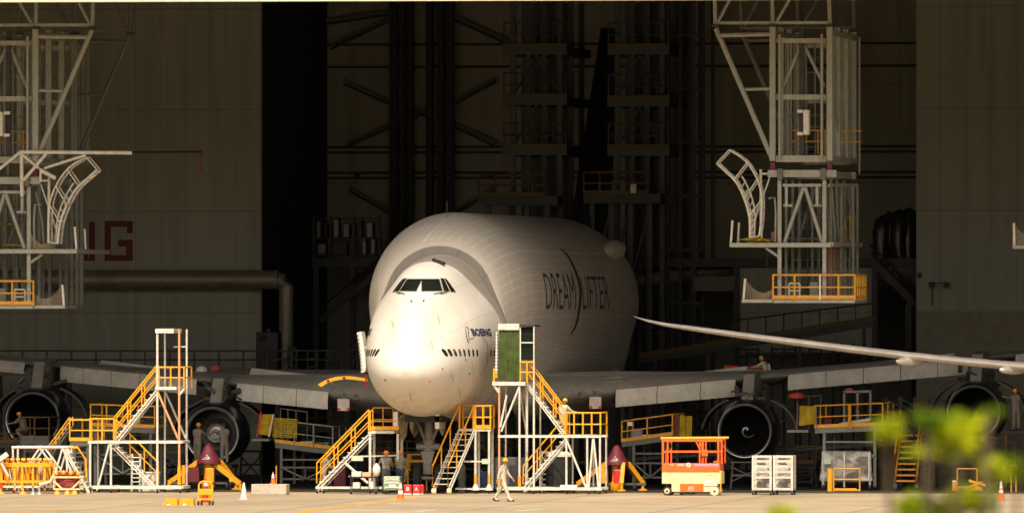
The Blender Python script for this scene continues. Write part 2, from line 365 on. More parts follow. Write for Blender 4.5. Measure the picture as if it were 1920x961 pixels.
GLASS = mat('cockpit_glass', (0.012, 0.016, 0.012), .06, coat=.6)
FRAME = mat('window_seal_grey', (0.3, 0.27, 0.22), .6)
NAVYI = mat('navy_lettering', (0.01, 0.014, 0.07), .5)
GREYI = mat('slate_lettering', (0.11, 0.11, 0.115), .5)
GEARM = mat('gear_grey_paint', (0.24, 0.24, 0.22), .5, dirt=.4, scale=4)
TARP = mat('beige_plastic_drape', (0.4, 0.34, 0.22), .6, var=.3, bump=.5)
FINM = mat('dark_tail_fin', (0.03, 0.032, 0.038), .5)  # fin skin much darker than the fuselage
def fus_mat():
    m = bpy.data.materials.new('fuselage_skin'); m.use_nodes = True; nt = m.node_tree; N = nt.nodes; L = nt.links; b = N['Principled BSDF']
    b.inputs['Roughness'].default_value = .62; b.inputs['Coat Weight'].default_value = .0; b.inputs['Coat Roughness'].default_value = .2
    uv = N.new('ShaderNodeUVMap'); sp = N.new('ShaderNodeSeparateXYZ'); L.new(uv.outputs[0], sp.inputs[0])
    def M(op, a, b_=None, c=None):
        n = N.new('ShaderNodeMath'); n.operation = op
        for i, x in enumerate((a, b_, c)):
            if x is None: continue
            if isinstance(x, (int, float)): n.inputs[i].default_value = x
            else: L.new(x, n.inputs[i])
        return n.outputs[0]
    y, s = sp.outputs[0], sp.outputs[1]
    wob = N.new('ShaderNodeTexNoise'); wob.inputs['Scale'].default_value = .9; L.new(uv.outputs[0], wob.inputs[0])
    ly = M('LESS_THAN', M('FLOORED_MODULO', y, 1.27), .045)
    ls = M('LESS_THAN', M('FLOORED_MODULO', s, .36), .03)
    ls2 = M('LESS_THAN', M('FLOORED_MODULO', M('ADD', s, .17), 3.1), .06)
    lines = M('MULTIPLY', M('MAXIMUM', M('MAXIMUM', ly, ls), ls2), M('MULTIPLY_ADD', wob.outputs[0], 1.2, -.1))
    aft = M('GREATER_THAN', y, 10.45)
    n1 = N.new('ShaderNodeTexNoise'); n1.inputs['Scale'].default_value = .5; n1.inputs['Detail'].default_value = 8; L.new(uv.outputs[0], n1.inputs[0])
    basev = M('MULTIPLY_ADD', n1.outputs[0], .1, M('MULTIPLY_ADD', aft, .06, .62))  # nose toned below the aft skin to offset sunlight, put into the colour
    withl = M('ADD', basev, M('MULTIPLY', M('MULTIPLY', lines, aft), .4))
    seam = M('MULTIPLY', M('MAXIMUM', M('LESS_THAN', M('FLOORED_MODULO', M('ADD', y, .35), 2.54), .018), M('LESS_THAN', M('FLOORED_MODULO', M('ADD', s, .4), 1.55), .016)), M('SUBTRACT', 1, aft))
    band = M('MULTIPLY', M('GREATER_THAN', y, 10.215), M('LESS_THAN', y, 10.33))  # crease shade put into the skin colour: darker ring at the bulge step
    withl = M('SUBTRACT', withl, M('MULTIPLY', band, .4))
    v = M('SUBTRACT', withl, M('MULTIPLY', seam, .26))
    sc = N.new('ShaderNodeVectorMath'); sc.operation = 'SCALE'; sc.inputs[0].default_value = (1.0, .955, .86); L.new(v, sc.inputs['Scale']); tc = N.new('ShaderNodeTexCoord'); so_ = N.new('ShaderNodeSeparateXYZ'); L.new(tc.outputs['Object'], so_.inputs[0])
    mp = N.new('ShaderNodeMapping'); mp.inputs['Scale'].default_value = (.9, .5, .5); L.new(tc.outputs['Object'], mp.inputs[0])
    n3 = N.new('ShaderNodeTexNoise'); n3.inputs['Scale'].default_value = 1.1; n3.inputs['Detail'].default_value = 7; n3.inputs['Distortion'].default_value = 1.5; L.new(mp.outputs[0], n3.inputs[0])
    grime = N.new('ShaderNodeMapRange'); grime.inputs[1].default_value = .42; grime.inputs[2].default_value = .75; grime.inputs[3].default_value = 0; grime.inputs[4].default_value = .55; L.new(n3.outputs['Fac'], grime.inputs[0])
    low = N.new('ShaderNodeMapRange'); low.inputs[1].default_value = 4.6; low.inputs[2].default_value = 3.2; low.inputs[3].default_value = .16; low.inputs[4].default_value = 1; L.new(so_.outputs[2], low.inputs[0])
    gm = N.new('ShaderNodeMix'); gm.data_type = 'RGBA'; L.new(M('MULTIPLY', grime.outputs[0], low.outputs[0]), gm.inputs['Factor']); L.new(sc.outputs[0], gm.inputs['A']); gm.inputs['B'].default_value = (.3, .2, .1, 1)
    L.new(gm.outputs['Result'], b.inputs['Base Color'])
    return m
ST = np.array([  # Y, bottom, top, a1, zc1, a2, b2
 (0.02, 5.15, 5.35, .06, 5.25, .05, .08), (.15, 4.86, 5.62, .5, 5.22, .34, .36), (.5, 4.5, 6.1, .95, 5.2, .62, .7), (1, 4.2, 6.62, 1.32, 5.22, .82, 1.0),
 (2, 3.8, 7.36, 1.75, 5.35, 1.02, 1.2), (3, 3.55, 7.93, 2.02, 5.5, 1.15, 1.3), (3.9, 3.39, 8.4, 2.19, 5.65, 1.24, 1.35), (5, 3.25, 9.02, 2.38, 5.8, 1.36, 1.42),
 (6, 3.15, 9.42, 2.52, 5.95, 1.5, 1.52), (7.5, 3.06, 9.75, 2.7, 6.1, 1.7, 1.7), (9, 3.0, 9.95, 2.87, 6.2, 1.88, 1.85),  (10.0, 2.98, 10.05, 2.98, 6.2, 2.0, 2.0), (10.2, 2.98, 10.05, 3.0, 6.2, 1.98, 1.98), (10.24, 2.97, 10.12, 3.0, 6.2, 2.05, 2.05), (10.31, 2.97, 10.36, 3.02, 6.2, 2.27, 2.27), (10.40, 2.96, 10.665, 3.047, 6.2, 2.528, 2.578), (10.55, 2.96, 10.812, 3.066, 6.2, 2.649, 2.734), (10.80, 2.96, 10.986, 3.089, 6.2, 2.793, 2.919), (11.10, 2.96, 11.144, 3.110, 6.2, 2.925, 3.087), (11.60, 2.96, 11.347, 3.137, 6.2, 3.095, 3.303), (12.30, 2.96, 11.555, 3.165, 6.2, 3.273, 3.524), (13.10, 2.96, 11.721, 3.188, 6.2, 3.421, 3.700), (14.00, 2.96, 11.837, 3.206, 6.2, 3.534, 3.824), (15.00, 2.96, 11.889, 3.218, 6.2, 3.604, 3.879), (16.20, 2.96, 11.890, 3.220, 6.2, 3.620, 3.880), (18, 2.95, 11.89, 3.34, 6.2, 3.66, 3.88),
 (30, 2.95, 11.9, 3.6, 6.35, 3.76, 3.9), (46.5, 2.95, 11.9, 3.7, 6.4, 3.92, 3.9),
 (50, 3.2, 11.75, 3.15, 6.4, 3.7, 3.7), (56, 4.3, 11.2, 2.7, 7.0, 2.9, 2.9), (62, 6.0, 10.6, 1.9, 7.8, 2.0, 2.0), (68, 7.6, 9.8, .95, 8.5, 1.0, 1.0), (70.6, 8.4, 9.2, .3, 8.8, .3, .35)])
def pchip(x, y, q):
    h = np.diff(x); d = np.diff(y) / h; m = np.zeros_like(y); m[0], m[-1] = d[0], d[-1]
    for i in range(1, len(x) - 1):
        if d[i - 1] * d[i] > 0:
            w1, w2 = 2 * h[i] + h[i - 1], h[i] + 2 * h[i - 1]; m[i] = (w1 + w2) / (w1 / d[i - 1] + w2 / d[i])
    k = np.clip(np.searchsorted(x, q) - 1, 0, len(x) - 2); t = (q - x[k]) / h[k]
    return y[k] * (1 + 2 * t) * (1 - t) ** 2 + m[k] * h[k] * t * (1 - t) ** 2 + y[k + 1] * t * t * (3 - 2 * t) + m[k + 1] * h[k] * t * t * (t - 1)
YQ = np.concatenate([[.02, .06, .1, .15, .22, .3, .4, .5, .65, .8, 1, 1.25, 1.5, 1.8], np.arange(2.1, 9.9, .3), [9.9, 10.0, 10.08, 10.16, 10.2, 10.22, 10.25, 10.28, 10.315, 10.36, 10.41], np.arange(10.48, 11.6, .12), np.arange(11.7, 13.6, .2), np.arange(13.8, 18, .4), np.arange(18, 46.5, 1.5), np.arange(46.5, 70.6, .8), [70.6]])
NA = 128
def section(Y):
    zb, zt, a1, c1, a2, b2 = [float(pchip(ST[:, 0], ST[:, k], np.array([Y]))[0]) for k in range(1, 7)]
    b1 = max(c1 - zb, .02); c2 = zt - b2; ph = np.linspace(0, 2 * np.pi, 721)[:-1]; cx, sz = np.cos(ph), np.sin(ph)
    s1 = np.sqrt((a1 * cx) ** 2 + (b1 * sz) ** 2); s2 = np.sqrt((a2 * cx) ** 2 + (b2 * sz) ** 2)
    h1 = s1 + c1 * sz; h2 = s2 + c2 * sz; u = h2 > h1
    X = np.where(u, a2 * a2 * cx / s2, a1 * a1 * cx / s1); Z = np.where(u, c2 + b2 * b2 * sz / s2, c1 + b1 * b1 * sz / s1)
    zc = (zb + zt) / 2; ang = np.unwrap(np.arctan2(Z - zc, X)); rr = np.hypot(X, Z - zc)
    o = np.argsort(ang); ang, rr, X, Z = ang[o], rr[o], X[o], Z[o]
    q = np.linspace(0, 2 * np.pi, NA + 1)[:-1]
    A = np.concatenate([ang - 2 * np.pi, ang, ang + 2 * np.pi]); XX = np.tile(X, 3); ZZ = np.tile(Z, 3)
    return [(float(x), float(Y), float(z)) for x, z in zip(np.interp(q, A, XX), np.interp(q, A, ZZ))]
A = T('cargo_airliner', (0, 30, 0), 'white outsize cargo jet with a bulging upper body, nose facing out of the hangar', 'cargo plane')
rings = [section(y) for y in YQ]
mb = MB().grid(rings, True); n0 = len(mb.v); mb.f.append(tuple(range(NA - 1, -1, -1))); mb.f.append(tuple(range(n0 - NA, n0)))
FV, FF = [Vector(v) for v in mb.v], list(mb.f)
BVH = BVHTree.FromPolygons(FV, FF)
me = mb.mesh('fuselage', A.loc, smooth=28)
uvl = me.uv_layers.new(name='UVMap')
arc = []
for r in rings:
    c = [0.0]
    for k in range(NA):
        p, q = r[k], r[(k + 1) % NA]; c.append(c[-1] + math.hypot(p[0] - q[0], p[2] - q[2]))
    arc.append(c)
for p in me.polygons:
    vi = list(p.vertices); ks = [v % NA for v in vi]; wrap = (0 in ks) and (NA - 1 in ks) and len(vi) == 4
    for li, v in zip(p.loop_indices, vi):
        i, k = divmod(v, NA); uvl.data[li].uv = (float(YQ[i]), arc[i][NA if (wrap and k == 0) else k])
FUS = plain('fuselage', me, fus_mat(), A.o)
def hit(px, py, off=0.012):
    d = ray(px, py).normalized(); loc, nr, i, t = BVH.ray_cast(CAM, d)
    if loc is None: return None
    if nr.dot(d) > 0: nr = -nr
    return loc + nr * off
def side(Y, z, sgn=1, off=.012):
    loc, nr, i, t = BVH.ray_cast(Vector((30 * sgn, Y, z)), Vector((-sgn, 0, 0)))
    if loc is None: return Vector((0, Y, z))
    if nr.x * sgn < 0: nr = -nr
    return loc + nr * off
def quad_patch(P, n=6):                     # P: 4 photo corners; grid laid onto the skin
    rows = []
    for j in range(n + 1):
        t = j / n; r = []
        for i in range(n + 1):
            s = i / n
            x = (P[0][0] * (1 - s) + P[1][0] * s) * (1 - t) + (P[3][0] * (1 - s) + P[2][0] * s) * t
            y = (P[0][1] * (1 - s) + P[1][1] * s) * (1 - t) + (P[3][1] * (1 - s) + P[2][1] * s) * t
            r.append((x, y))
        rows.append(r)
    return rows
CW = [[(790.6, 523.5), (823, 523.5), (829, 545), (790.8, 546)], [(826, 522), (832, 522.5), (843, 546), (832, 545)], [(833.5, 522.5), (837, 523), (854, 547), (845, 546.5)]]
for P in CW:
    R1 = [[hit(*q, off=.02) for q in r] for r in quad_patch(P)]
    if any(v is None for r in R1 for v in r): continue
    cxp = sum(p[0] for p in P) / 4; cyp = sum(p[1] for p in P) / 4
    P2 = [(cxp + (x - cxp) * 1.0 + (1.3 if x > cxp else -1.3), cyp + (y - cyp) * 1.0 + (1.3 if y > cyp else -1.3)) for x, y in P]
    R2 = [[hit(*q, off=.009) for q in r] for r in quad_patch(P2)]
    for sg in (1, -1):
        f = A.part('cockpit_window', MB().grid([[Vector((v.x * sg, v.y, v.z)) for v in r] for r in R1]), GLASS, smooth=60)
        if not any(v is None for r in R2 for v in r): A.part('frame', MB().grid([[Vector((v.x * sg, v.y, v.z)) for v in r] for r in R2]), FRAME, f, smooth=60)
for px, py, qx, qy in ((828, 549, 812, 552), (825, 551, 838, 547)):     # wipers
    for sg in (1, -1):
        a, b_ = hit(px, py, .05), hit(qx, qy, .05); A.rod('wiper', (a.x * sg, a.y, a.z), (b_.x * sg, b_.y, b_.z), .018, DARK)
def cabin_window(Y, z, sg, w_=.24, h_=.3):
    rows = []
    for j in range(7):
        v = (j / 6 - .5) * 2; ww = w_ / 2 * (1 - max(0, abs(v) - .45) ** 2 * 1.6)
        rows.append([side(Y + (i / 4 - .5) * 2 * ww, z + v * h_ / 2, sg, .014) for i in range(5)])
    A.part('cabin_window', MB().grid(rows), GLASS, smooth=60)
for px in (834.5, 844, 853.5, 862.5, 870.5, 879, 887, 894.5, 920, 926.5):
    p = hit(px, 661)
    if p:
        for sg in (1, -1): cabin_window(p.y, p.z, sg, .22)
for px, py in ((772, 563), (795, 562)):
    p = hit(px, py, .0); A.rod('pitot_probe', p, p + Vector((0, -.22, -.03)), .03, DARK)
for px, py in ((873, 674), (830, 690), (806, 715), (886, 712), (722, 712), (880, 700)):
    p = hit(px, py, 0); A.rod('static_port', p, p + Vector((.01, -.06, 0)), .035, RED if px in (806, 886, 830) else DARK)
# lettering on the skin
def skin_text(name, s, Y0, Y1, z0, z1, sg, m, bold, shear=0, cuts=14):
    if sg > 0: o0, du = Vector((0, Y0, z0)), Vector((0, Y1 - Y0, 0))
    else: o0, du = Vector((0, Y1, z0)), Vector((0, Y0 - Y1, 0))
    return text_on(A, name, s, m, o0, du, (0, 0, z1 - z0), bold, shear, cuts=cuts, fn=lambda p: side(p.y, p.z, sg, .015))
p, q = hit(884.5, 623), hit(920.5, 623)
for sg in (1, -1): skin_text('lettering', 'BOEING', p.y, q.y, p.z - .15, p.z + .16, sg, NAVYI, .035)
p, q = hit(1022, 545), hit(1079, 545); skin_text('lettering', 'DREAM', p.y, q.y, 7.75, 9.3, 1, GREYI, -.008, .12, 16)
p, q = hit(1091, 548), hit(1141, 548); skin_text('lettering', 'LIFTER', p.y, q.y, 7.75, 9.2, 1, GREYI, -.008, .12, 16)
def skin_stroke(name, pts, wpx, m):
    L_, Rr = [], []
    for i, (x, y) in enumerate(pts):
        x0, y0 = pts[max(0, i - 1)]; x1, y1 = pts[min(len(pts) - 1, i + 1)]; l = math.hypot(x1 - x0, y1 - y0); nx, ny = -(y1 - y0) / l, (x1 - x0) / l
        ww = wpx * (.45 + .55 * math.sin(math.pi * i / (len(pts) - 1)))
        a, b_ = hit(x + nx * ww / 2, y + ny * ww / 2, .016), hit(x - nx * ww / 2, y - ny * ww / 2, .016)
        if a and b_: L_.append(a); Rr.append(b_)
    A.part(name, MB().grid([L_, Rr]), m)
def smoothpts(pts, k=6):
    out = []
    for i in range(len(pts) - 1):
        p0, p1, p2, p3 = pts[max(i - 1, 0)], pts[i], pts[i + 1], pts[min(i + 2, len(pts) - 1)]
        for j in range(k):
            t = j / k; out.append(tuple(.5 * ((2 * b) + (-a + c) * t + (2 * a - 5 * b + 4 * c - d) * t * t + (-a + 3 * b - 3 * c + d) * t ** 3) for a, b, c, d in zip(p0, p1, p2, p3)))
    return out + [tuple(pts[-1])]
skin_stroke('emblem', smoothpts([(1050, 467), (1064, 479), (1079, 509), (1088, 545), (1085, 584), (1079, 610), (1070, 626)]), 4.5, GREYI)
skin_stroke('emblem', smoothpts([(872, 613), (875, 634), (879, 643)]), 1.3, NAVYI)
skin_stroke('emblem', smoothpts([(872, 613), (877, 615), (879, 640)]), 1.2, NAVYI)
skin_stroke('emblem', [(879, 634), (883, 635), (889, 632)], 1.3, NAVYI)
skin_stroke('door_seam', smoothpts([(900, 702), (911, 684), (914, 660), (911, 640), (902, 631)]), 1.1, FRAME)
skin_stroke('door_seam', [(884, 676), (887, 694), (886, 706)], 1.0, FRAME)
for px, py in ((808, 640), (846, 700), (768, 735), (860, 728), (735, 600), (820, 590)): skin_stroke('stain', smoothpts([(px, py), (px + 1, py + 5), (px + 3, py + 11), (px + 3, py + 17)]), 2.0, mat('oil_streak', (.42, .36, .27), .6))
# swing tail hinge fairings on the port side
for z, Yh, s in ((10.3, 44.5, .85), (4.75, 44, .75)):
    p = side(Yh, z, 1, 0); p.x -= .1
    A.part('hinge_fairing', MB().lathe(p + Vector((-.1, -3.0 * s, -.1)), (.1, 1, .07 if z > 8 else 0), [(0, .03), (.5 * s, .26 * s), (1.3 * s, .47 * s), (2.3 * s, .58 * s), (3.4 * s, .56 * s), (4.4 * s, .4 * s), (5.2 * s, .05)], 20), FLAPP, smooth=50)
# roof fittings on the nose
a, b_ = hit(812, 490, .08), hit(832, 499, .12)
if a and b_: A.rod('antenna', a, b_, .07, DARK)
p = Vector((0, 12.6, 11.6)); A.rod('antenna', p, p + Vector((0, .1, .75)), .012, MIDST)
# ---- wings
def le(X): return 17.9 + (abs(X) - 3.25) * .945
def zle(X): return 4.16 + (abs(X) - 6.2) * .083 + .0087 * X
def chord(X):
    X = abs(X); return float(np.interp(X, [2, 12.5, 32.2], [16.8, 9.4, 3.6]))
AF = [(0, 0, 0), (.006, .014, -.012), (.02, .03, -.022), (.05, .05, -.036), (.1, .068, -.05), (.2, .086, -.062), (.35, .09, -.064), (.5, .08, -.05), (.7, .052, -.026), (.85, .026, -.008), (1, .003, -.002)]
def airfoil(X, tk):
    y0, z0, c = le(X), zle(X), chord(X)
    up = [(X, y0 + u * c, z0 + t * tk * c - u * c * .02) for u, t, b in AF]; lo = [(X, y0 + u * c, z0 + b * tk * c - u * c * .02) for u, t, b in AF[1:-1]]
    return up + lo[::-1]
for sg in (1, -1):
    XS = [2.2, 3.25, 5, 6.2, 8, 10, 12.5, 15, 18, 21, 25, 29, 32.2]
    W_ = A.part('wing', MB().grid([airfoil(sg * x, float(np.interp(x, [2, 6, 12, 32], [.85, .75, .42, .5]))) for x in XS], True), WINGG, smooth=35)
    def nose_skin(x0, x1, m, name):
        rows = []
        for k in range(7):
            x = sg * (x0 + (x1 - x0) * k / 6); a = airfoil(x, float(np.interp(abs(x), [2, 6, 12, 32], [.85, .75, .42, .5]))); n = len(a)
            r = [a[n - 4], a[n - 3], a[n - 2], a[n - 1], a[0], a[1], a[2], a[3], a[4]]; cz = zle(x); rows.append([(p[0], p[1] - .02, cz + (p[2] - cz) * 1.03) for p in r])
        A.part(name, MB().grid(rows), m, W_, smooth=50)
    nose_skin(3.3, 32.0, WINGD, 'leading_edge')
    def krueger(x0, x1, h=.7):
        rows = []
        for k in range(5):
            x = sg * (x0 + (x1 - x0) * k / 4); y, z = le(x) - .05, zle(x) + .03
            rows.append([(x, y, z), (x, y - .16, z - .14), (x, y - .26, z - .3 * h / .7), (x, y - .3, z - .48 * h / .7), (x, y - .27, z - h), (x, y - .22, z - h + .02), (x, y - .22, z - .45 * h / .7), (x, y - .08, z - .2)])
        mb = MB().grid(rows, True); n = len(rows[0]); m_ = len(mb.v); mb.f += [tuple(range(n)), tuple(range(m_ - n, m_))]
        A.part('leading_edge_flap', mb, FLAPP, smooth=40)
    for a, b_ in ((6.3, 7.9), (7.93, 9.6), (9.63, 11.0)): krueger(a, b_, .75)
    for a, b_ in ((13.1, 14.6), (14.63, 16.1), (16.13, 17.6), (17.63, 19.1), (19.13, 20.35)): krueger(a, b_, .68)
    for a, b_ in ((22.3, 24.5), (24.53, 27), (27.03, 29.5)): krueger(a, b_, .5)
    # raised spoiler panels
    for x0, x1, h in ((7.4, 11.8, .6), (15.2, 19.5, .34)):
        y0 = lambda x: le(x) + chord(x) * .68; mb = MB()
        p = [Vector((sg * x, y0(x), zle(sg * x) - .1)) for x in (x0, x1)]; q = [Vector((sg * (x0 + .3), y0(x0) + .5, zle(sg * x0) + h * .9)), Vector((sg * (x1 - .2), y0(x1) + .5, zle(sg * x1) + h))]
        mb.prism([p[0], p[1], q[1], q[0]], (0, .06, 0)); A.part('spoiler', mb, FLAPP)
    # landing lights and covered inlet
    for dx in (0, .58):
        x = sg * (4.9 + dx); c = Vector((x, le(x) - .03, zle(x) - .02))
        l_ = A.part('landing_light', MB().lathe(c, (0, -1, 0), [(-.1, .17), (.06, .17), (.08, .15)], 18, True), WINGD, W_, smooth=40)
        A.part('lens', MB().lathe(c + Vector((0, -.081, 0)), (0, -1, 0), [(0, .13), (.02, .001)], 18), MIDST, W_, smooth=40)
    x = sg * 5.5; c = Vector((x, le(x) - .25, zle(x) - .45)); A.box('inlet_cover', c - Vector((.26, .03, .26)), c + Vector((.26, .03, .26)), PAPER, parent=W_)
    for k in (-1, 1): A.box('red_tab', c + Vector((k * .2 - .06, -.045, -.27)), c + Vector((k * .2 + .06, -.031, -.14)), RED, parent=W_)
    for fx in (8.5, 16, 24): A.part('flap_track_fairing', MB().lathe((sg * fx, le(fx) + chord(fx) * .55, zle(sg * fx) - .035 * chord(fx)), (0, 1, -.03), [(0, .02), (.8, .26), (2.2, .36), (4, .25), (5, .02)], 14), WINGG, W_, smooth=40)
    # stabiliser
    rows = [[(sg * x, 60 + (x - .5) * .75 + u * c, z + t * c * .9) for u, t in ((0, 0), (.08, .045), (.35, .06), (1, 0), (.35, -.06), (.08, -.045))] for x, c, z in ((.5, 7.5, 8.9), (4, 6, 9.3), (11, 2.8, 10.1))]
    A.part('stabiliser', MB().grid(rows, True), WINGG, smooth=40)
rows = [[(t * th, y + u * c, z) for u, t in ((0, 0), (.1, .5), (.35, .7), (1, .02), (.35, -.7), (.1, -.5))] for y, c, z, th in ((55.5, 13, 10.5, .95), (61, 10, 15.4, .75), (67.3, 5.5, 21, .5))]
mb = MB().grid(rows, True); mb.f.append((12, 13, 14, 15, 16, 17)); A.part('tail_fin', mb, FINM, smooth=40)
# ---- engines
def engine(px, py, Y, sg, rl, swirl, core):
    c = at(px, py, Y); K = rl / 1.2
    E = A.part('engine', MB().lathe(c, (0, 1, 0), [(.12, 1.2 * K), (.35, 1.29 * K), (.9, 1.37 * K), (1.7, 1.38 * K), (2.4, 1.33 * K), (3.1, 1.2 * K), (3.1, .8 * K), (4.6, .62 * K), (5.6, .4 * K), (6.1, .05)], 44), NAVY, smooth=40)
    A.part('inlet_lip', MB().lathe(c, (0, 1, 0), [(.13, 1.2 * K), (.05, 1.19 * K), (0, 1.16 * K), (.01, 1.12 * K), (.08, 1.075 * K), (.2, 1.06 * K)], 48), LIP, E, smooth=60)
    A.part('inlet_duct', MB().lathe(c, (0, 1, 0), [(.2, 1.06 * K), (.6, 1.08 * K), (1.3, 1.1 * K), (1.75, 1.1 * K), (1.76, .3)], 44), SPIN, E, smooth=40)
    if not core:
        nb = 38; mb = MB()
        for k in range(nb):
            t = 2 * math.pi * k / nb; rws = []
            for r, tw, ch in ((.3, .9, .2), (.6, .65, .24), (.85, .45, .27), (1.07, .25, .28)):
                r *= K; u = Vector((math.cos(t), 0, math.sin(t))); v = Vector((-math.sin(t), 0, math.cos(t)))
                ax = v * math.sin(1.2 - tw) + Vector((0, 1, 0)) * math.cos(1.2 - tw)
                rws.append([c + u * r + Vector((0, 1.3, 0)) - ax * ch * .42, c + u * r + Vector((0, 1.33, 0)), c + u * r + Vector((0, 1.3, 0)) + ax * ch * .42])
            mb.grid(rws)
        A.part('fan', mb, FANM, E, smooth=60)
        A.part('spinner', MB().lathe(c, (0, 1, 0), [(.78, .01), (.84, .08), (1.0, .2), (1.2, .31), (1.4, .36)], 24), SPIN, E, smooth=60)
        if swirl:
            L_, Rr = [], []
            for k in range(26):
                u = k / 25; t = .5 + swirl[1] * u * 5.2; r = .02 + swirl[0] * u ** .8; ww = swirl[2] * (1.15 - u * .7)
                for lst, q in ((L_, max(.0, r - ww)), (Rr, r + ww)):
                    yy = .775 + np.interp(q, [0, .08, .2, .31, .36], [0, .055, .21, .41, .6]); lst.append(c + Vector((q * math.cos(t), yy - .012, q * math.sin(t))))
            A.part('swirl', MB().grid([L_, Rr]), SWIRL, E)
    else:
        A.part('core', MB().lathe(c + Vector((.05, 0, .03)), (0, 1, 0), [(.9, .43), (.86, .43), (.84, .4), (.9, .38), (1.0, .34), (.92, .3), (.86, .27), (.9, .2), (.8, .17), (.76, .1), (.8, .02)], 30), LIP, E, smooth=30)
        A.part('fan', MB().lathe(c, (0, 1, 0), [(1.5, .4), (1.45, .7), (1.5, 1.07 * K)], 40), SPIN, E)
    # pylon and exposed machinery above the nacelle
    X = c.x; yw, zw = le(X) + 1.2, zle(X) - .1
    mb = MB(); w2 = .24
    out = [(c.y + 1.0, c.z + 1.3 * K), (c.y + 1.9, zw + .3), (yw - .9, zw + .42), (yw + 2.5, zw - .2), (yw + 1.5, c.z + .9), (c.y + 3.2, c.z + 1.0)]
    mb.prism([(X - w2, y, z) for y, z in out], (2 * w2, 0, 0)); A.part('pylon', mb, WINGD, E)
    for k in range(16):
        a = Vector((X + R_.uniform(-.8, .8), c.y + 1.2 + R_.uniform(0, 2.5), c.z + 1.3 * K + R_.uniform(-.05, .75)))
        b_ = a + Vector((R_.uniform(-.6, .6), R_.uniform(-.2, .6), R_.uniform(-.35, .35))); A.part('pipe', MB().rod(a, b_, R_.uniform(.03, .12), 8), MIDST, E, smooth=40)
    # raised cowl doors: curved panels either side, standing behind the inlet
    for s2 in (-1, 1):
        rows = []
        for j in range(9):
            t = math.radians(8 + 62 * j / 8); r = 1.62 * K
            rows.append([c + Vector((s2 * (.3 + r * math.cos(t) * 1.12), 1.9 + 1.6 * u, -.15 + r * math.sin(t) * .98)) for u in (0, .5, 1)])
        rows2 = [[v + (c + Vector((0, v.y - c.y, 0)) - v).normalized() * .07 for v in r] for r in rows]
        mb = MB().grid(rows); mb.grid(rows2); mb.grid([[r[0] for r in rows], [r[0] for r in rows2]])
        A.part('cowl_door', mb, NAVY if s2 * sg < 0 else MIDST, E, smooth=50)
        A.part('cowl_edge', MB().path([r[0] + Vector((0, -.02, 0)) for r in rows], .025), MIDST, E, smooth=50)
        A.rod('strut', c + Vector((s2 * 1.25 * K, 2.1, .3)), rows[3][1], .022, STEEL, E)
    return E
engine(1396, 807, 22.3, 1, 1.2, (.3, 1, .045), False)
engine(397, 813, 22.3, -1, 1.21, None, True)
engine(1825, 772, 30.2, 1, 1.2, (.36, -1, .01), False)
engine(60.5, 786, 30.2, -1, 1.24, None, False)
# ---- nose gear
Yg = 7.0; gxc = 0.0
def gp(px, py, Y=Yg): return at(px, py, Y)
s = A.part('nose_gear', MB().rod((0, Yg, .75), (0, Yg + .1, 2.2), .13, 14).rod((0, Yg + .1, 2.0), (0, Yg + .15, 3.5), .19, 14), GEARM, smooth=40)
for a, b_, r in (((-.14, Yg, 2.2), (-.75, Yg + .2, 3.6), .07), ((.14, Yg, 2.2), (.75, Yg + .2, 3.6), .07), ((0, Yg, 1.9), (0, Yg + 1.6, 3.3), .09)): A.rod('drag_brace', a, b_, r, GEARM, s)
A.part('steering_collar', MB().rod((0, Yg, 1.75), (0, Yg + .02, 2.2), .26, 16).rod((-.5, Yg - .12, 1.95), (.5, Yg - .12, 1.95), .14, 10), GEARM, s, smooth=40)
A.part('torque_link', MB().prism([(-.3, Yg - .28, 1.75), (.3, Yg - .28, 1.75), (.16, Yg - .4, 1.25), (.2, Yg - .3, .8), (-.2, Yg - .3, .8), (-.16, Yg - .4, 1.25)], (0, .12, 0)), GEARM, s)
A.rod('axle', (-.62, Yg, .62), (.62, Yg, .62), .09, STEEL, s)
for sg in (-1, 1):
    wc = Vector((sg * .46, Yg, .62))
    wh = A.part('wheel', MB().lathe(wc - Vector((.19, 0, 0)), (1, 0, 0), [(0, .3), (.02, .5), (.08, .6), (.19, .62), (.3, .6), (.36, .5), (.38, .3)], 28), DARK, smooth=40)
    A.part('rim', MB().lathe(wc - Vector((.15, 0, 0)), (1, 0, 0), [(0, .02), (0, .26), (.03, .3), (.27, .3), (.3, .26), (.3, .02)], 20), GEARM, wh, smooth=30)
for a, b_ in ((744, 771), (822, 771)):
    p = gp(a, b_, 5.6); A.box('gear_door', (p.x - .09, 5.2, gz(803, a, 5.6)), (p.x + .09, 6.9, p.z), PLW)
A.rod('door_link', gp(749, 782, 5.7), gp(766, 771, 5.9), .035, WHITE); A.rod('door_link', gp(818, 783, 5.7), gp(798, 771, 5.9), .035, WHITE)
bay = A.box('gear_bay', (-.75, 5.2, 3.0), (.75, 8.4, 3.26), DARK)
for x0, x1, yb, dy in ((742, 766, 828, 6.3), (766, 786, 822, 7.6), (818, 838, 818, 7.4)):       # plastic drapes hanging at the bay
    rows = []
    for j in range(7):
        r = []
        for i in range(7):
            u = i / 6; t = j / 6; sag = 1 - abs(u - .6) * .7
            p = at(x0 + (x1 - x0) * (u * (1 - .25 * t) + .12 * t), 775 + (yb - 775) * t * sag, dy + .12 * math.sin(u * 7 + t * 3)); r.append(p)
        rows.append(r)
    A.part('plastic_drape', MB().grid(rows), TARP, smooth=60)
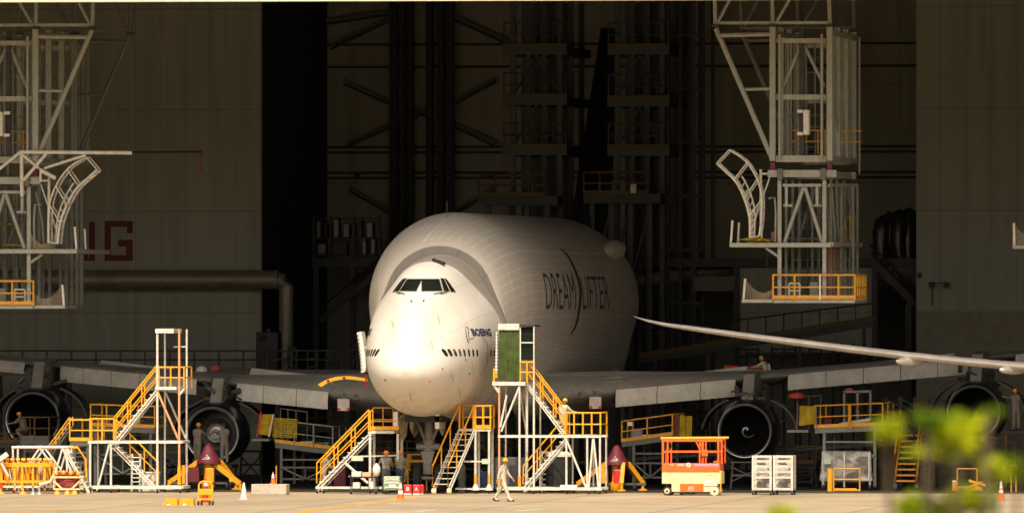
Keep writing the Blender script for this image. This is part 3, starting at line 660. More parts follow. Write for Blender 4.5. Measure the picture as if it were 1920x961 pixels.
# main gear far back
for sx in (-1.9, 1.9, -5.4, 5.4):
    g = A.part('main_gear', MB().rod((sx, 33, .6), (sx, 33, 3.4), .2, 12), GEARM, smooth=40)
    for yy in (32.3, 33.7):
        for k in (-.5, .5):
            A.part('wheel', MB().lathe((sx + k - .2, yy, .62), (1, 0, 0), [(0, .3), (.06, .58), (.2, .62), (.34, .58), (.4, .3)], 20, True), DARK, g, smooth=40)
# open passenger door standing off the starboard side, and raised cargo door below it
mb = MB(); out = [(669, 623), (677, 621), (681, 640), (685, 668), (686, 690), (683, 697), (677, 698), (676, 670), (673, 645)]
mb.prism([at(x, y, 8.3) for x, y in out], (0, 1.05, 0)); D = A.part('door', mb, PLW)
for k in range(10):
    y = 627 + k * 7; A.part('latch', MB().box(at(670 + k * .75, y, 8.29), at(673 + k * .75, y + 3, 8.26)), FRAME, D)
for py in (651.5, 682.5): A.rod('door_arm', at(681, py, 8.8), at(691, py, 8.8), .045, PLW, D)
mb = MB(); top = smoothpts([(596, 720), (610, 712), (630, 706), (655, 704.5), (689, 709)], 4); bot = smoothpts([(602, 725), (614, 718), (632, 712), (656, 710.5), (689, 714.5)], 4)
mb.grid([[at(x, y, 11) for x, y in top], [at(x, y, 13.6) for x, y in top]]); mb.grid([[at(x, y, 11) for x, y in bot], [at(x, y, 13.6) for x, y in bot]])
C_ = A.part('cargo_door', mb, PLW)
A.part('door_edge', MB().grid([[at(x, y, 10.99) for x, y in top], [at(x, y, 10.99) for x, y in bot]]), YEL, C_)
for x, y in ((615, 713.5), (645, 708)): A.part('latch', MB().rod(at(x, y, 10.98), at(x, y, 10.9), .06, 10), MAROON, C_)
A.rod('red_streamer', at(686, 700, 10), at(687, 728, 10), .035, RED)
# ---------------------------------------------------------------- wing of a second aircraft, nested in front
B = T('parked_airliner', (30, 15, 0), 'pale tapering wing of a second parked jet, its tip pointing at the cargo jet', 'airplane wing')
WG2 = mat('pale_wing_paint', (0.82, 0.8, 0.76), .4, coat=.2, dirt=.12, scale=1)
Yw = 12.5
prof = [(1188, 592.0, .35, 8), (1196, 595.5, .7, 3), (1215, 601, 1.0, 6.5), (1250, 608.5, 1.35, 9), (1310, 617, 1.7, 12), (1390, 628, 2.0, 14), (1500, 642, 2.4, 15.5), (1600, 654.5, 2.8, 16.5), (1700, 666, 3.2, 17.5), (1800, 676.5, 3.6, 18.5), (1920, 687, 4.2, 20), (2180, 709, 5.5, 28)]
rows = []
for i, (px, py, c, hpx) in enumerate(prof):
    if i == 0: hpx = .8
    p = at(px, py, Yw); t = hpx * pxm(Yw) * .88; y0 = Yw - c * .3
    rows.append([(p.x, y0 + u * c, p.z + v * t) for u, v in ((0, 0), (.03, .2), (.1, .36), (.3, .48), (.55, .4), (1, .02), (.55, -.3), (.3, -.5), (.1, -.42), (.03, -.22))])
mb = MB().grid(rows, True); W2 = B.part('wing', mb, WG2, smooth=35)
for px, py in ((1690, 668), (1884, 684)):
    c = at(px - 9, py + 9, 10.8); B.part('flap_track_fairing', MB().lathe(c, (.38, 1, -.02), [(0, .01), (.06, .07), (.4, .14), (1.1, .19), (2.0, .15), (2.6, .02)], 18), WG2, smooth=50)
# ---------------------------------------------------------------- suspended docks
NETM = mat('rope_net_cord', (0.3, 0.26, 0.18), .85)
NETY = mat('yellow_net_cord', (0.46, 0.33, 0.015), .8, var=.3, scale=5)
BACKD = mat('shaded_dock_paint', (0.13, 0.13, 0.115), .65, dirt=.3)  # dock paint darkened for the rear frames, shade of depth put into colour
LADR = mat('rust_red_ladder', (0.2, 0.08, 0.05), .7)
def net(mb, P, nu, nv, r, sag=0.0):                    # P: 4 corners (a, b top edge; c, d bottom edge)
    a, b, c, d = [Vector(p) for p in P]
    def q(u, v):
        t = a.lerp(b, u) - UP * sag * 4 * u * (1 - u); l = d.lerp(c, u); return t.lerp(l, v)
    for i in range(nu + 1):
        for j in range(nv): mb.rod(q(i / nu, j / nv), q(i / nu, (j + 1) / nv), r, 4)
    for j in range(nv + 1):
        for i in range(nu): mb.rod(q(i / nu, j / nv), q((i + 1) / nu, j / nv), r, 4)
    return mb
def suspended_dock(label, mirror, Y, x0, dz):
    """x0: place of the main front column; lengths in metres measured to the side away from the jet"""
    m = pxm(Y); sgx = -1 if mirror else 1
    t = T('suspended_dock', (x0, Y, 12), label, 'hanging dock', 'white steel docks hung from the hangar roof')
    def q(px, py, dy=0.0, low=False): return Vector((x0 + sgx * (px - 1449) * m, Y + dy, 8 + (YH - py) * m + (dz if low else 0)))
    def rod(n, p, q_, r, mt=GREYW, low=False): return t.rod(n, q(*p, low=low), q(*q_, low=low), r, mt)
    def bar(n, p, q_, w_, mt=GREYW, low=False, h=None): return t.bar(n, q(*p, low=low), q(*q_, low=low), w_, mt, h)
    # roof lattice above
    for dy in (0, 10.0):
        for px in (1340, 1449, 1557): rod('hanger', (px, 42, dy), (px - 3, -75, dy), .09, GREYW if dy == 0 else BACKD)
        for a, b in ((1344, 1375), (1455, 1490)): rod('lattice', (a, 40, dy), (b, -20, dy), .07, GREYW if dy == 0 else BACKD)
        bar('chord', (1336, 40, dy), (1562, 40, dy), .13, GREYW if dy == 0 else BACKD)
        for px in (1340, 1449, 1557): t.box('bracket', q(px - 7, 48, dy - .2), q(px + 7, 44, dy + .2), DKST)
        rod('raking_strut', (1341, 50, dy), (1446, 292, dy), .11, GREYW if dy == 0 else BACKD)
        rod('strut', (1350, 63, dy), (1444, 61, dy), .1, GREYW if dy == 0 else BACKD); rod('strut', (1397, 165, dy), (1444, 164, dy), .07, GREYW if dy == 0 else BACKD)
    for px, dys in ((1449, (0, 3.3, 6.6, 10)), (1557, (0, 3.3, 6.6, 10))):
        for dy in dys: bar('column', (px, 46, dy), (px, 300, dy), .25 if dy == 0 else .23)
    for dy in (1.7, 5, 8.3): bar('column', (1557, 60, dy), (1557, 300, dy), .12, DOCKD)
    for dy in (2, 4.4, 7.2): rod('brace', (1557, 80, dy), (1557, 290, dy + 1.6), .05, DOCKD)
    for py, w_ in ((74, .2), (180, .22), (296, .28)):
        for dy in (0, 10): bar('beam', (1456, py, dy + .02), (1550, py, dy + .02), w_)
    for px in (1449, 1557):
        for py in (60, 296): bar('beam', (px, py, .16), (px, py, 9.85), .2)
    for a, b in (((1500, 84), (1467, 160)), ((1508, 84), (1546, 160))): rod('brace', (*a, .3), (*b, .3), .08)
    for px in (1463, 1543): rod('guide_rail', (px, 62, -.25), (px, 300, -.25), .06)
    bar('mast', (1503, 52, .2), (1503, 305, .2), .2, DKST)
    for px in (1630,): rod('conduit', (px - 58, 58, 9), (px - 58, 320, 9), .05)
    hb = t.box('hoist_box', q(1509, 251, -.5), q(1520, 204, .1), WHITE, .04); t.box('bracket', q(1497, 210, -.35), q(1508, 204, -.1), WHITE, parent=hb); t.box('bracket', q(1497, 252, -.35), q(1508, 246, -.1), WHITE, parent=hb)
    for py in (241, 262): rod('guardrail', (1472, py, 2.2), (1538, py, 2.2), .035, YELD); rod('guardrail', (1560, py, 4), (1600, py, 4), .03, YELD)
    for px in (1472, 1490, 1524, 1538): rod('guardrail', (px, 241, 2.2), (px, 286, 2.2), .035, YELD)
    # carriage between upper and lower frames
    for px in (1449, 1557): bar('joint', (px, 303, 0), (px, 318, 0), .2, MAROON, True)
    bar('carriage', (1440, 324, 0), (1570, 324, 0), .3, GREYW, True); bar('carriage', (1440, 324, 8), (1570, 324, 8), .3, GREYW, True)
    for px in (1449, 1557): bar('carriage', (px, 325, .16), (px, 325, 7.84), .26, GREYW, True)
    for px in (1464, 1546): t.box('roller', q(px - 5, 336, -.3, True), q(px + 5, 314, .2, True), MIDST, .03)
    # lower frame
    for px in (1462, 1547):
        for dy in (0, 2.6, 5.2, 8.0): bar('column', (px, 334, dy), (px, 560, dy), .16 if dy == 0 else .12, GREYW if dy == 0 else DOCKD, True)  # rear columns take the darker paint: depth shading put into their colour
    for px, dy in ((1480, 4.1), (1497, 8), (1515, 6.2), (1532, 8), (1505, 3.9), (1556, 6.5), (1562, 3.8), (1573, 8), (1577, 5.2), (1561, 9)):
        bar('column', (px, 340, dy), (px + R_.uniform(-2, 2), 560, dy), .1, DOCKD, True)
    for k in range(6): rod('brace', (1556 + 1 * k, 345, 1 + 1.4 * k), (1556 + 1 * k, 452, 2.4 + 1.4 * k), .05, DOCKD, True)
    bar('beam', (1468, 346, 0), (1541, 346, 0), .12, GREYW, True); bar('beam', (1553, 346, .5), (1580, 343, 6), .12, GREYW, True)
    bar('beam', (1468, 384, .1), (1486, 384, .1), .1, GREYW, True); bar('beam', (1526, 384, .1), (1541, 384, .1), .1, GREYW, True)
    for px in (1475, 1533): bar('stub', (px, 348, 0), (px, 386, 0), .12, GREYW, True)
    for dy in (0, 5):
        rod('brace', (1507, 350, dy + .05), (1471, 453, dy + .05), .08, GREYW if dy == 0 else DOCKD, True); rod('brace', (1510, 350, dy + .05), (1542, 453, dy + .05), .08, GREYW if dy == 0 else DOCKD, True)
    for k in range(10):                                 # conduits, hoses and mesh rails inside the frame
        px = R_.uniform(1466, 1546); dy = R_.uniform(1, 9); rod('conduit', (px, 70, dy), (px + R_.uniform(-3, 3), 296, dy), R_.uniform(.025, .06), DOCKD)
        px = R_.uniform(1464, 1582); rod('conduit', (px, 342, dy), (px + R_.uniform(-4, 4), 560, dy), R_.uniform(.02, .05), R_.choice((DOCKD, DKST, LADR)), True)
    for py in (372, 400, 426, 446, 486, 508, 530): rod('mesh_rail', (1466, py, R_.uniform(2, 7)), (1580, py, R_.uniform(2, 7)), .022, DOCKD, True)
    for py in (100, 128, 210, 232, 270): rod('mesh_rail', (1453, py, 6), (1553, py, 6), .03, DOCKD)
    if mirror:
        for dy in (9.6, 11, 12.4, 13.6): bar('column', (1462, 338, dy), (1462, 560, dy), .16, DOCKD, True); bar('column', (1449, 60, dy), (1449, 300, dy), .16, DOCKD)
        t.path('hose', [q(1452, 345, .4, True), q(1440, 400, .4, True), q(1436, 452, .4, True)], .05, DOCKD)
    # decks
    def deck(xa, xb, py, th, dy0, dy1): return t.box('deck', q(xa, py + th / 2, dy0, True), q(xb, py - th / 2, dy1, True), GREYW)
    deck(1368, 1560, 458.5, 8, -.25, 8.4); bar('toe_board', (1560, 457, .02), (1578, 457, 8.2), .18, GREYW, True)
    rod('post', (1370, 454, -.1), (1373, 412, -.1), .05, WHITE, True); rod('post', (1371, 454, 2.4), (1373, 415, 2.4), .05, WHITE, True)
    rod('strut', (1436, 464, 0), (1459, 480, 0), .06, GREYW, True)
    deck(1452, 1606, 563, 9, -.25, 4.2)
    # the deck reaches out sideways past the columns
    deck(1391, 1451, 564, 6, -.2, 3.0)
    def rails(pts, low=True):
        for (xa, da), (xb, db) in zip(pts[:-1], pts[1:]):
            for py, r in ((515, .045), (538, .035)): rod('guardrail', (xa, py, da), (xb, py, db), r, YELD, True)
            bar('toe_board', (xa, 556.5, da), (xb, 556.5, db), .03, YELD, True, h=.15)
    rails([(1451, -.32), (1606, -.32), (1606, 4.1)])
    for px, dy in ((1451, -.32), (1492, -.32), (1540, -.32), (1575, -.32), (1606, -.32), (1606, .7), (1606, 1.6), (1606, 2.6), (1606, 3.4), (1606, 4.1)): rod('post', (px, 514, dy), (px, 562, dy), .045, YELD if px != 1540 else WHITE, True)
    for px in (1558, 1568): rod('guardrail', (px, 400, 6), (px, 450, 6), .03, YELD, True)
    rod('guardrail', (1480, 446, 4), (1545, 446, 4), .05, YELD, True); rod('guardrail', (1480, 405, 6), (1580, 405, 6), .03, YELD, True)
    rod('post', (1397, 522, -.1), (1394, 562, -.1), .055, WHITE, True)
    t.part('net', net(MB(), (q(1398, 524, -.1, True), q(1451, 540, -.1, True), q(1450, 560, -.1, True), q(1396, 561, -.1, True)), 11, 7, .011, .36), NETM)
    if mirror: t.part('net', net(MB(), (q(1370 + 40, 422, -.1, True), q(1458, 425, -.1, True), q(1456, 453, -.1, True), q(1412, 453, -.1, True)), 9, 6, .012, .5), NETM)
    else:
        mb = MB()
        for k in range(22):
            a = q(1402 + R_.uniform(0, 40), 452 + R_.uniform(-6, 1), R_.uniform(0, 1.6), True); mb.path([a, a + Vector((R_.uniform(-.4, .4), R_.uniform(-.3, .3), R_.uniform(-.05, .12))), a + Vector((R_.uniform(-.6, .6), .2, -.05))], .035, 5)
        t.part('gathered_net', mb, NETY)
        t.box('control_box', q(1444, 452, .3, True), q(1456, 433, .9, True), LADR, .04)
    # ladder, locker and small frame on the bottom deck
    ld = t.rod('ladder', q(1550, 466, 1.2, True), q(1549, 556, 1.2, True), .035, LADR); t.rod('ladder_side', q(1560, 466, 1.2, True), q(1559, 556, 1.2, True), .035, LADR, ld)
    for k in range(14): t.rod('rung', q(1550, 469 + 6.3 * k, 1.2, True), q(1559.5, 469 + 6.3 * k, 1.2, True), .02, LADR, ld)
    t.box('locker', q(1514, 557, 1, True), q(1530, 528, 1.7, True), DOCKD, .03)
    for a, b in (((1476, 557), (1476, 531)), ((1476, 531), (1496, 531)), ((1496, 531), (1496, 557)), ((1476, 545), (1496, 545))): rod('frame', (*a, .8), (*b, .8), .045, WHITE, True)
    # curved access ladder leaning out towards the jet
    inn = smoothpts([(1367, 279), (1388, 292), (1404, 307), (1420, 335), (1428, 365), (1428, 400), (1424, 441)], 5)
    outp = smoothpts([(1343, 304), (1358, 318), (1380, 340), (1395, 370), (1404, 400), (1406, 420), (1406, 444)], 5)
    sh = 14 if mirror else 0
    for dy in (-.1, .8):
        lad = t.path('curved_ladder', [q(x - sh * (444 - y) / 150 * 1.0, y, dy, True) for x, y in inn], .045, WHITE); t.path('ladder_side', [q(x - sh * (444 - y) / 150, y, dy, True) for x, y in outp], .055, WHITE, lad)
    for k in range(0, 31, 3):
        (x1, y1), (x2, y2) = inn[k], outp[k]
        if k in (0, 9, 15, 21, 30):
            for dy in (-.1, .8): t.rod('rung', q(x1 - sh * (444 - y1) / 150, y1, dy, True), q(x2 - sh * (444 - y2) / 150, y2, dy, True), .03, WHITE, lad)
        t.rod('rung', q(x2 - sh * (444 - y2) / 150, y2, -.1, True), q(x2 - sh * (444 - y2) / 150, y2, .8, True), .022, WHITE, lad); t.rod('rung', q(x1 - sh * (444 - y1) / 150, y1, -.1, True), q(x1 - sh * (444 - y1) / 150, y1, .8, True), .022, WHITE, lad)
    mid = [((a[0] * .35 + b[0] * .65), (a[1] * .35 + b[1] * .65)) for a, b in zip(inn, outp)]
    t.path('ladder_side', [q(x - sh * (444 - y) / 150, y, .3, True) for x, y in mid[10:]], .04, WHITE, lad)
    for k in range(12, 31, 2):
        (x1, y1), (x2, y2) = outp[k], mid[k]; t.rod('rung', q(x1 - sh * (444 - y1) / 150, y1, .3, True), q(x2 - sh * (444 - y2) / 150, y2, .3, True), .025, WHITE, lad)
    rod('post', (1425, 316, .2), (1426, 444, .2), .06, WHITE, True); rod('strut', (1425, 324, .1), (1444, 324, .1), .05, WHITE, True)
    rod('brace', (1442, 330, .3), (1407, 430, .3), .035, WHITE, True)
    t.path('hose', [q(1440, 370, .2, True), q(1452, 369, .2, True), q(1454, 400, .2, True), q(1453, 452, .2, True)], .05, GREYW)
    t.path('cable', [q(1438, 468, 0, True), q(1438, 500, 0, True), q(1438, 535, 0, True)], .014, DKST)
    if mirror:                                          # jib with fall-arrest line
        for a, b, r in (((1476, 281), (1261, 283), .08), ((1476, 281), (1550, 340), .07), ((1474, 283), (1473, 365), .08), ((1476, 283), (1440, 312), .06), ((1425, 283), (1470, 335), .07), ((1350, 287), (1430, 312), .06), ((1437, 312), (1437, 338), .05), ((1408, 331), (1436, 316), .09)): rod('jib', (*a, -.35), (*b, -.35), r, WHITE)
        rod('jib_arm', (1262, 282, -.3), (1165, 278, 5), .045, DKST); rod('red_strap', (1166, 280, 5), (1165, 318, 5), .05, MAROON)
    return t
dr = suspended_dock('white steel dock hanging from the roof right of the cargo jet, yellow railed deck below', False, 12.0, gx(1449, 12.0), 0.0)
dl = suspended_dock('white steel dock hanging from the roof at the far left, partly cut by the frame', True, 12.0, gx(67, 12.0) , -.25)
# tip of a third dock at the right edge
t = T('suspended_dock', at(1910, 465, 16), 'tip of another hanging dock with rope net at the right edge', 'hanging dock', 'white steel docks hung from the hangar roof')
Y = 16; t.box('deck', at(1898, 466, Y), at(2040, 460, Y + 6), GREYW); t.rod('post', at(1902, 460, Y), at(1901, 418, Y), .06, WHITE)
t.part('net', net(MB(), (at(1903, 424, Y), at(1960, 440, Y), at(1960, 458, Y), at(1903, 460, Y)), 10, 7, .016, .3), NETM)
for px in (1960, 2030): t.rod('hanger', at(px, 460, Y), at(px, -60, Y), .12, GREYW)
# ---------------------------------------------------------------- tail docks, mezzanines and stores in the dark at the back
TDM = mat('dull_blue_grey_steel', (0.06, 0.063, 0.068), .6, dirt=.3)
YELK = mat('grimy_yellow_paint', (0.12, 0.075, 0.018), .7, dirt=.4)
DPLAS = mat('dark_plastic_wrap', (0.03, 0.03, 0.032), .3)
def tail_dock(label, x0, x1, levels, low, Y, extra):
    a, b = gx(x0, Y), gx(x1, Y)
    t = T('tail_dock', ((a + b) / 2, Y, 0), label, 'scaffold', 'tall dark docks on both sides of the tail fin')
    n = 4
    for k in range(n):
        x = a + (b - a) * k / (n - 1)
        for dy in (0, 4, 8): t.bar('column', (x, Y + dy, 0), (x, Y + dy, 22.2), .24, TDM if k in (0, n - 1) else DKST)
    for i, py in enumerate(levels):
        z = gz(py, x0, Y); t.box('deck', (a - .4, Y - .6, z - .38), (b + .4, Y + 8.4, z), TDM)
        for h in (.55, 1.1): t.rod('guardrail', (a - .4, Y - .55, z + h), (b + .4, Y - .55, z + h), .035, YELK if i > 1 else TDM)
        t.box('toe_board', (a - .4, Y - .62, z + .004), (b + .4, Y - .605, z + .15), YELK)
        for k in range(6): x = a - .35 + (b - a + .7) * k / 5; t.rod('post', (x, Y - .55, z), (x, Y - .55, z + 1.1), .035, TDM)
    zs = [gz(p, x0, Y) for p in levels]
    for z0, z1 in zip(zs[1:], zs[:-1]):
        t.rod('brace', (a, Y - .05, z0), ((a + b) / 2, Y - .05, z1 - .4), .06, TDM); t.rod('brace', (b, Y - .05, z0), ((a + b) / 2, Y - .05, z1 - .4), .06, TDM)
        lx = a + (b - a) * .92
        for k in range(9): z = z0 + (z1 - z0) * k / 9; t.rod('rung', (lx - .25, Y + .3, z), (lx + .25, Y + .3, z), .02, TDM)
    zl = gz(low, x0, Y); t.box('deck', (a - 1.3, Y - 2.4, zl - .45), (b + .2, Y - .65, zl), DKST)
    fr = gz(low - 40, x0, Y) - zl
    for h in (.5, 1): t.rod('guardrail', (a - 1.3, Y - 2.3, zl + fr * h), (b - .4, Y - 2.3, zl + fr * h), .045, YELK)
    t.bar('toe_board', (a - 1.3, Y - 2.32, zl + .08), (b - .4, Y - 2.32, zl + .08), .04, YELK, h=.16)
    for k in range(5): x = a - 1.3 + (b - a + .9) * k / 4; t.rod('post', (x, Y - 2.3, zl), (x, Y - 2.3, zl + fr), .045, YELK)
    for k in range(4): x = a - 1 + (b - a + .6) * k / 3; t.bar('column', (x, Y - 1.5, 0), (x, Y - 1.5, zl - .45), .24, TDM)
    for k in range(3):
        xa = a - 1 + (b - a + .6) * k / 3; xb = a - 1 + (b - a + .6) * (k + 1) / 3; t.rod('brace', (xa, Y - 1.5, zl - 4), (xb, Y - 1.5, zl - .6), .07, TDM)
    extra(t, a, b); return t
def ex_l(t, a, b): pass
def ex_r(t, a, b):
    for k in range(9): x = gx(1252 + 8 * k, 62); t.bar('column', (x, 62 + (k % 3) * 2.2, 0), (x, 62 + (k % 3) * 2.2, 22.3), .16, DKST)
    for k in range(8): z = 3 + 2.5 * k; t.bar('beam', (gx(1250, 61.8), 61.8, z), (gx(1320, 61.8), 61.8, z), .14, DKST)
    z = gz(352, 1180, 57); t.box('crate', (gx(1182, 57), 57, gz(362, 1180, 57)), (gx(1192, 57), 57.5, gz(345, 1180, 57)), PAPER)
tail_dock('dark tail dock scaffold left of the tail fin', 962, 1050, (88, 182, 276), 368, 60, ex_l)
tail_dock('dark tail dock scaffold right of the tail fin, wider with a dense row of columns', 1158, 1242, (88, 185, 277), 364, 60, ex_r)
def mezz(label, x0, x1, ptop, pbot, Y, dep, posts):
    a, b = gx(x0, Y), gx(x1, Y); z1, z0 = gz(ptop, x0, Y), gz(pbot, x0, Y)
    t = T('mezzanine', ((a + b) / 2, Y, 0), label, 'mezzanine')
    t.box('deck', (a, Y, z0), (b, Y + dep, z1), MIDST if False else DKST)
    for px in posts: x = gx(px, Y); t.bar('column', (x, Y + .2, 0), (x, Y + .2, z0), .26, DKST)
    return t, a, b, z0, z1
t, a, b, z0, z1 = mezz('dark mezzanine floor behind the right wing with a sloping stair', 1190, 1722, 484, 500, 62, 8, (1200, 1300, 1380, 1640, 1715))
Y = 61.2
for dx in (0, .7):
    t.bar('stringer', at(1632, 486, Y + dx), at(1712, 566, Y + dx), .1, DKST, h=.32); t.rod('handrail', at(1632, 458, Y + dx), at(1712, 540, Y + dx), .05, DKST); t.rod('handrail', at(1632, 472, Y + dx), at(1712, 554, Y + dx), .04, DKST)
for k in range(5): t.rod('post', at(1640 + 17 * k, 466 + 17.2 * k, Y), at(1640 + 17 * k, 495 + 17.2 * k, Y), .045, DKST)
t.box('landing', at(1700, 572, Y - .2), at(1722, 566, Y + 1.2), DKST); t.bar('column', at(1704, 572, Y), (gx(1704, Y), Y, 0), .3, DKST)
t.box('panel', at(1300, 545, 61.9), at(1378, 518, 61.95), mat('grey_door_panel', (.16, .16, .13), .7)); t.box('panel', at(1382, 660, 62.5), at(1640, 500.5, 62.7), WALLP)
t = T('wrapped_stack', at(1680, 484, 63), 'dark plastic wrapped goods heaped on the right mezzanine', 'stored goods')
for k, (x0_, y0_, w_) in enumerate(((1645, 405, 16), (1660, 398, 17), (1677, 394, 18), (1694, 390, 20))):
    mb = MB(); c = at(x0_ + w_ / 2, 484, 63.5 + (k % 2) * .3); h = gz(y0_, x0_, 63.5) - z1; n = 12
    mb.lathe((c.x, c.y, z1 + .006), (0, 0, 1), [(0, w_ * .0255 * .98), (h * .3, w_ * .0255 * 1.05), (h * .65, w_ * .0255), (h * .9, w_ * .0255 * .8), (h, .05)], n, True)
    for i, v in enumerate(mb.v): mb.v[i] = (v[0] + R_.uniform(-.05, .05), v[1] + R_.uniform(-.05, .05), v[2] + (R_.uniform(-.08, .08) if v[2] > z1 + .1 else 0))
    t.part('bundle', mb, DPLAS, smooth=70)
t, a, b, z0, z1 = mezz('dark mezzanine floor left of the cargo jet carrying loaded shelves', 585, 760, 484, 500, 66, 8, (592, 660, 720))
t.bar('stringer', at(600, 602, 65.5), at(714, 505, 65.5), .12, DKST, h=.3); t.rod('handrail', at(600, 578, 65.5), at(714, 480, 65.5), .05, DKST)
sh_ = T('storage_rack', at(650, 484, 67), 'shelf rack of shrink wrapped boxes on the left mezzanine', 'rack')
for px in (588, 620, 664, 711):
    for dy in (0, 1.2): sh_.bar('upright', (gx(px, 67), 67 + dy, z1), at(px, 404, 67 + dy), .1, DKST)
for py in (408, 446, 478): sh_.box('shelf', at(588, py + 2, 67), at(711, py, 68.2), DKST)
BOXC = [mat('wrapped_box_grey', (.07, .07, .075), .25), mat('wrapped_box_brown', (.07, .045, .025), .6), mat('wrapped_box_pale', (.12, .12, .13), .25)]
k = 0
for x0_, x1_, y0_, y1_ in ((592, 606, 446, 412), (607, 618, 446, 420), (624, 640, 446, 410), (642, 660, 446, 418), (668, 684, 446, 412), (686, 704, 446, 416), (594, 616, 478, 455), (622, 655, 478, 452), (678, 692, 478, 450), (694, 709, 478, 447)):
    single('wrapped_box', MB().box(at(x0_, y0_, 67.1), at(x1_, y1_, 67.9), .06), BOXC[k % 3], 'shrink wrapped box on the dark storage rack at the back left', 'box', at((x0_ + x1_) / 2, y0_, 67.1), 'boxes on the storage rack'); k += 1
# walkway with guardrail running along the left wall
t = T('walkway', (gx(300, 50), 50, 0), 'long dim walkway with grey guardrail behind the left wing', 'walkway')
zd = gz(692, 300, 50); t.box('deck', (gx(-60, 50), 50, zd - .3), (gx(680, 50), 52.5, zd), MIDST)
for py in (657, 674): t.rod('guardrail', at(-60, py, 50.1), at(690, py, 50.1), .04, MIDST)
for k in range(17): px = -50 + 46 * k; t.rod('post', at(px, 692, 50.1), at(px, 656, 50.1), .045, MIDST)
for k in range(6): px = 0 + 130 * k; t.bar('leg', at(px, 692, 51), (gx(px, 51), 51, 0), .2, DKST)
t = T('equipment_cabinet', (gx(505, 53), 53, zd), 'black equipment cabinet on the walkway by the wall corner', 'cabinet')
t.box('body', at(480, 692, 51.2), at(528, 622, 52.2), DKST, .05); t.box('vent', at(486, 640, 51.15), at(500, 628, 51.19), DARK); t.box('stack', at(500, 622, 51.5), at(510, 616, 52), DKST)
for k, (px, h) in enumerate(((548, 40), (585, 34), (620, 36), (655, 30))):
    t = T('stand_frame', at(px, 692, 51.5), ('tall', 'wide', 'middle', 'small')[k] + ' dim trolley frame on the walkway behind the left wing', 'trolley')
    for dx in (-8, 8): t.rod('upright', at(px + dx, 692, 51.6), at(px + dx, 692 - h, 51.6), .05, MIDST)
    for u in (1, .6, .15): t.rod('crossbar', at(px - 8, 692 - h * u, 51.6), at(px + 8, 692 - h * u, 51.6), .04, MIDST)
# inclined gangway behind the right wing
t = T('gangway', at(1400, 640, 58), 'inclined gangway with a faded yellow edge behind the second jet wing', 'gangway')
Y = 55
t.bar('beam', at(1198, 676, Y), at(1640, 606, Y), .5, DKST, h=.28); t.bar('edge_strip', at(1198, 666, Y - .28), at(1640, 596, Y - .28), .06, YELK, h=.22)
for k in range(14): u = k / 13; px = 1200 + 438 * u; py = 662 - 70 * u; t.rod('post', at(px, py, Y - .2), at(px, py - 40 + 16 * u, Y - .2), .03, YELK if k % 3 == 0 else DKST)
t.rod('guardrail', at(1200, 622, Y - .2), at(1638, 568, Y - .2), .035, DKST)
for px, py in ((1230, 672), (1350, 652), (1500, 630), (1620, 611)): t.bar('leg', at(px, py, Y), (gx(px, Y), Y, 0), .16, DKST)
for k, px in enumerate((1400, 1470, 1540, 1600)):
    t = T('scaffold_frame', (gx(px, 50), 50, 0), ('first', 'second', 'third', 'last')[k] + ' dim scaffold frame behind the right wing, counted from the jet', 'scaffold', 'dim scaffold frames behind the right wing')
    for dx in (-22, 0, 22): t.rod('upright', (gx(px + dx, 50), 50, 0), at(px + dx, 652 - 3 * k, 50), .05, DKST)
    for py in (654, 668, 690): t.rod('crossbar', at(px - 22, py, 50), at(px + 22, py, 50), .045, DKST)
# ---------------------------------------------------------------- ground equipment in front of the jet
def atx(px, py, Y, dy): return at(px, py, Y) + Vector((0, dy, 0))
def fl(px, Y): return Vector((gx(px, Y), Y, 0))
def onfl(v, z=0.0): return Vector((v.x, v.y, z))
def caster(t, p, r=.09, parent=None):
    c = t.part('caster', MB().rod((p.x - .035, p.y, r), (p.x + .035, p.y, r), r, 12), DARK, parent, smooth=40)
    t.box('fork', (p.x - .05, p.y - .03, r * 1.2), (p.x + .05, p.y + .03, r * 2.3), MIDST, parent=c)
def stairs(t, P0, P1, wv, n, ms, mr, rh=1.0, rails=(0, 1), treadm=None, mid=True, ext=0.0):
    P0, P1, wv = Vector(P0), Vector(P1), Vector(wv)
    for k in (0, 1): t.bar('stringer', P0 + wv * k, P1 + wv * k - UP * .02, .04, ms, h=.06); t.bar('stringer', P0 + wv * k - UP * .17 + Vector((.03, 0, 0)), P1 + wv * k - UP * .19, .04, ms, h=.05)
    for i in range(1, n + 1):
        a = P0.lerp(P1, i / (n + 1)); d = (P1 - P0); d.z = 0; d = d.normalized() * .11
        if wv.length < .3: continue
        mb = MB(); mb.add([a - d, a + wv - d, a + wv + d, a + d, a - d + UP * .035, a + wv - d + UP * .035, a + wv + d + UP * .035, a + d + UP * .035], [(0, 3, 2, 1), (4, 5, 6, 7), (0, 1, 5, 4), (1, 2, 6, 5), (2, 3, 7, 6), (3, 0, 4, 7)]); t.part('tread', mb, treadm or ms)
    for k in rails:
        q = wv * k; t.path('handrail', [P0 + q + UP * .15, P0 + q + UP * rh, P1 + q + UP * rh], .035, mr)
        if mid: t.rod('handrail', P0 + q + UP * rh * .52, P1 + q + UP * rh * .52, .025, mr)
        for u in (.33, .66, 1): p = P0.lerp(P1, u) + q; t.rod('rail_post', p, p + UP * rh, .03, mr)
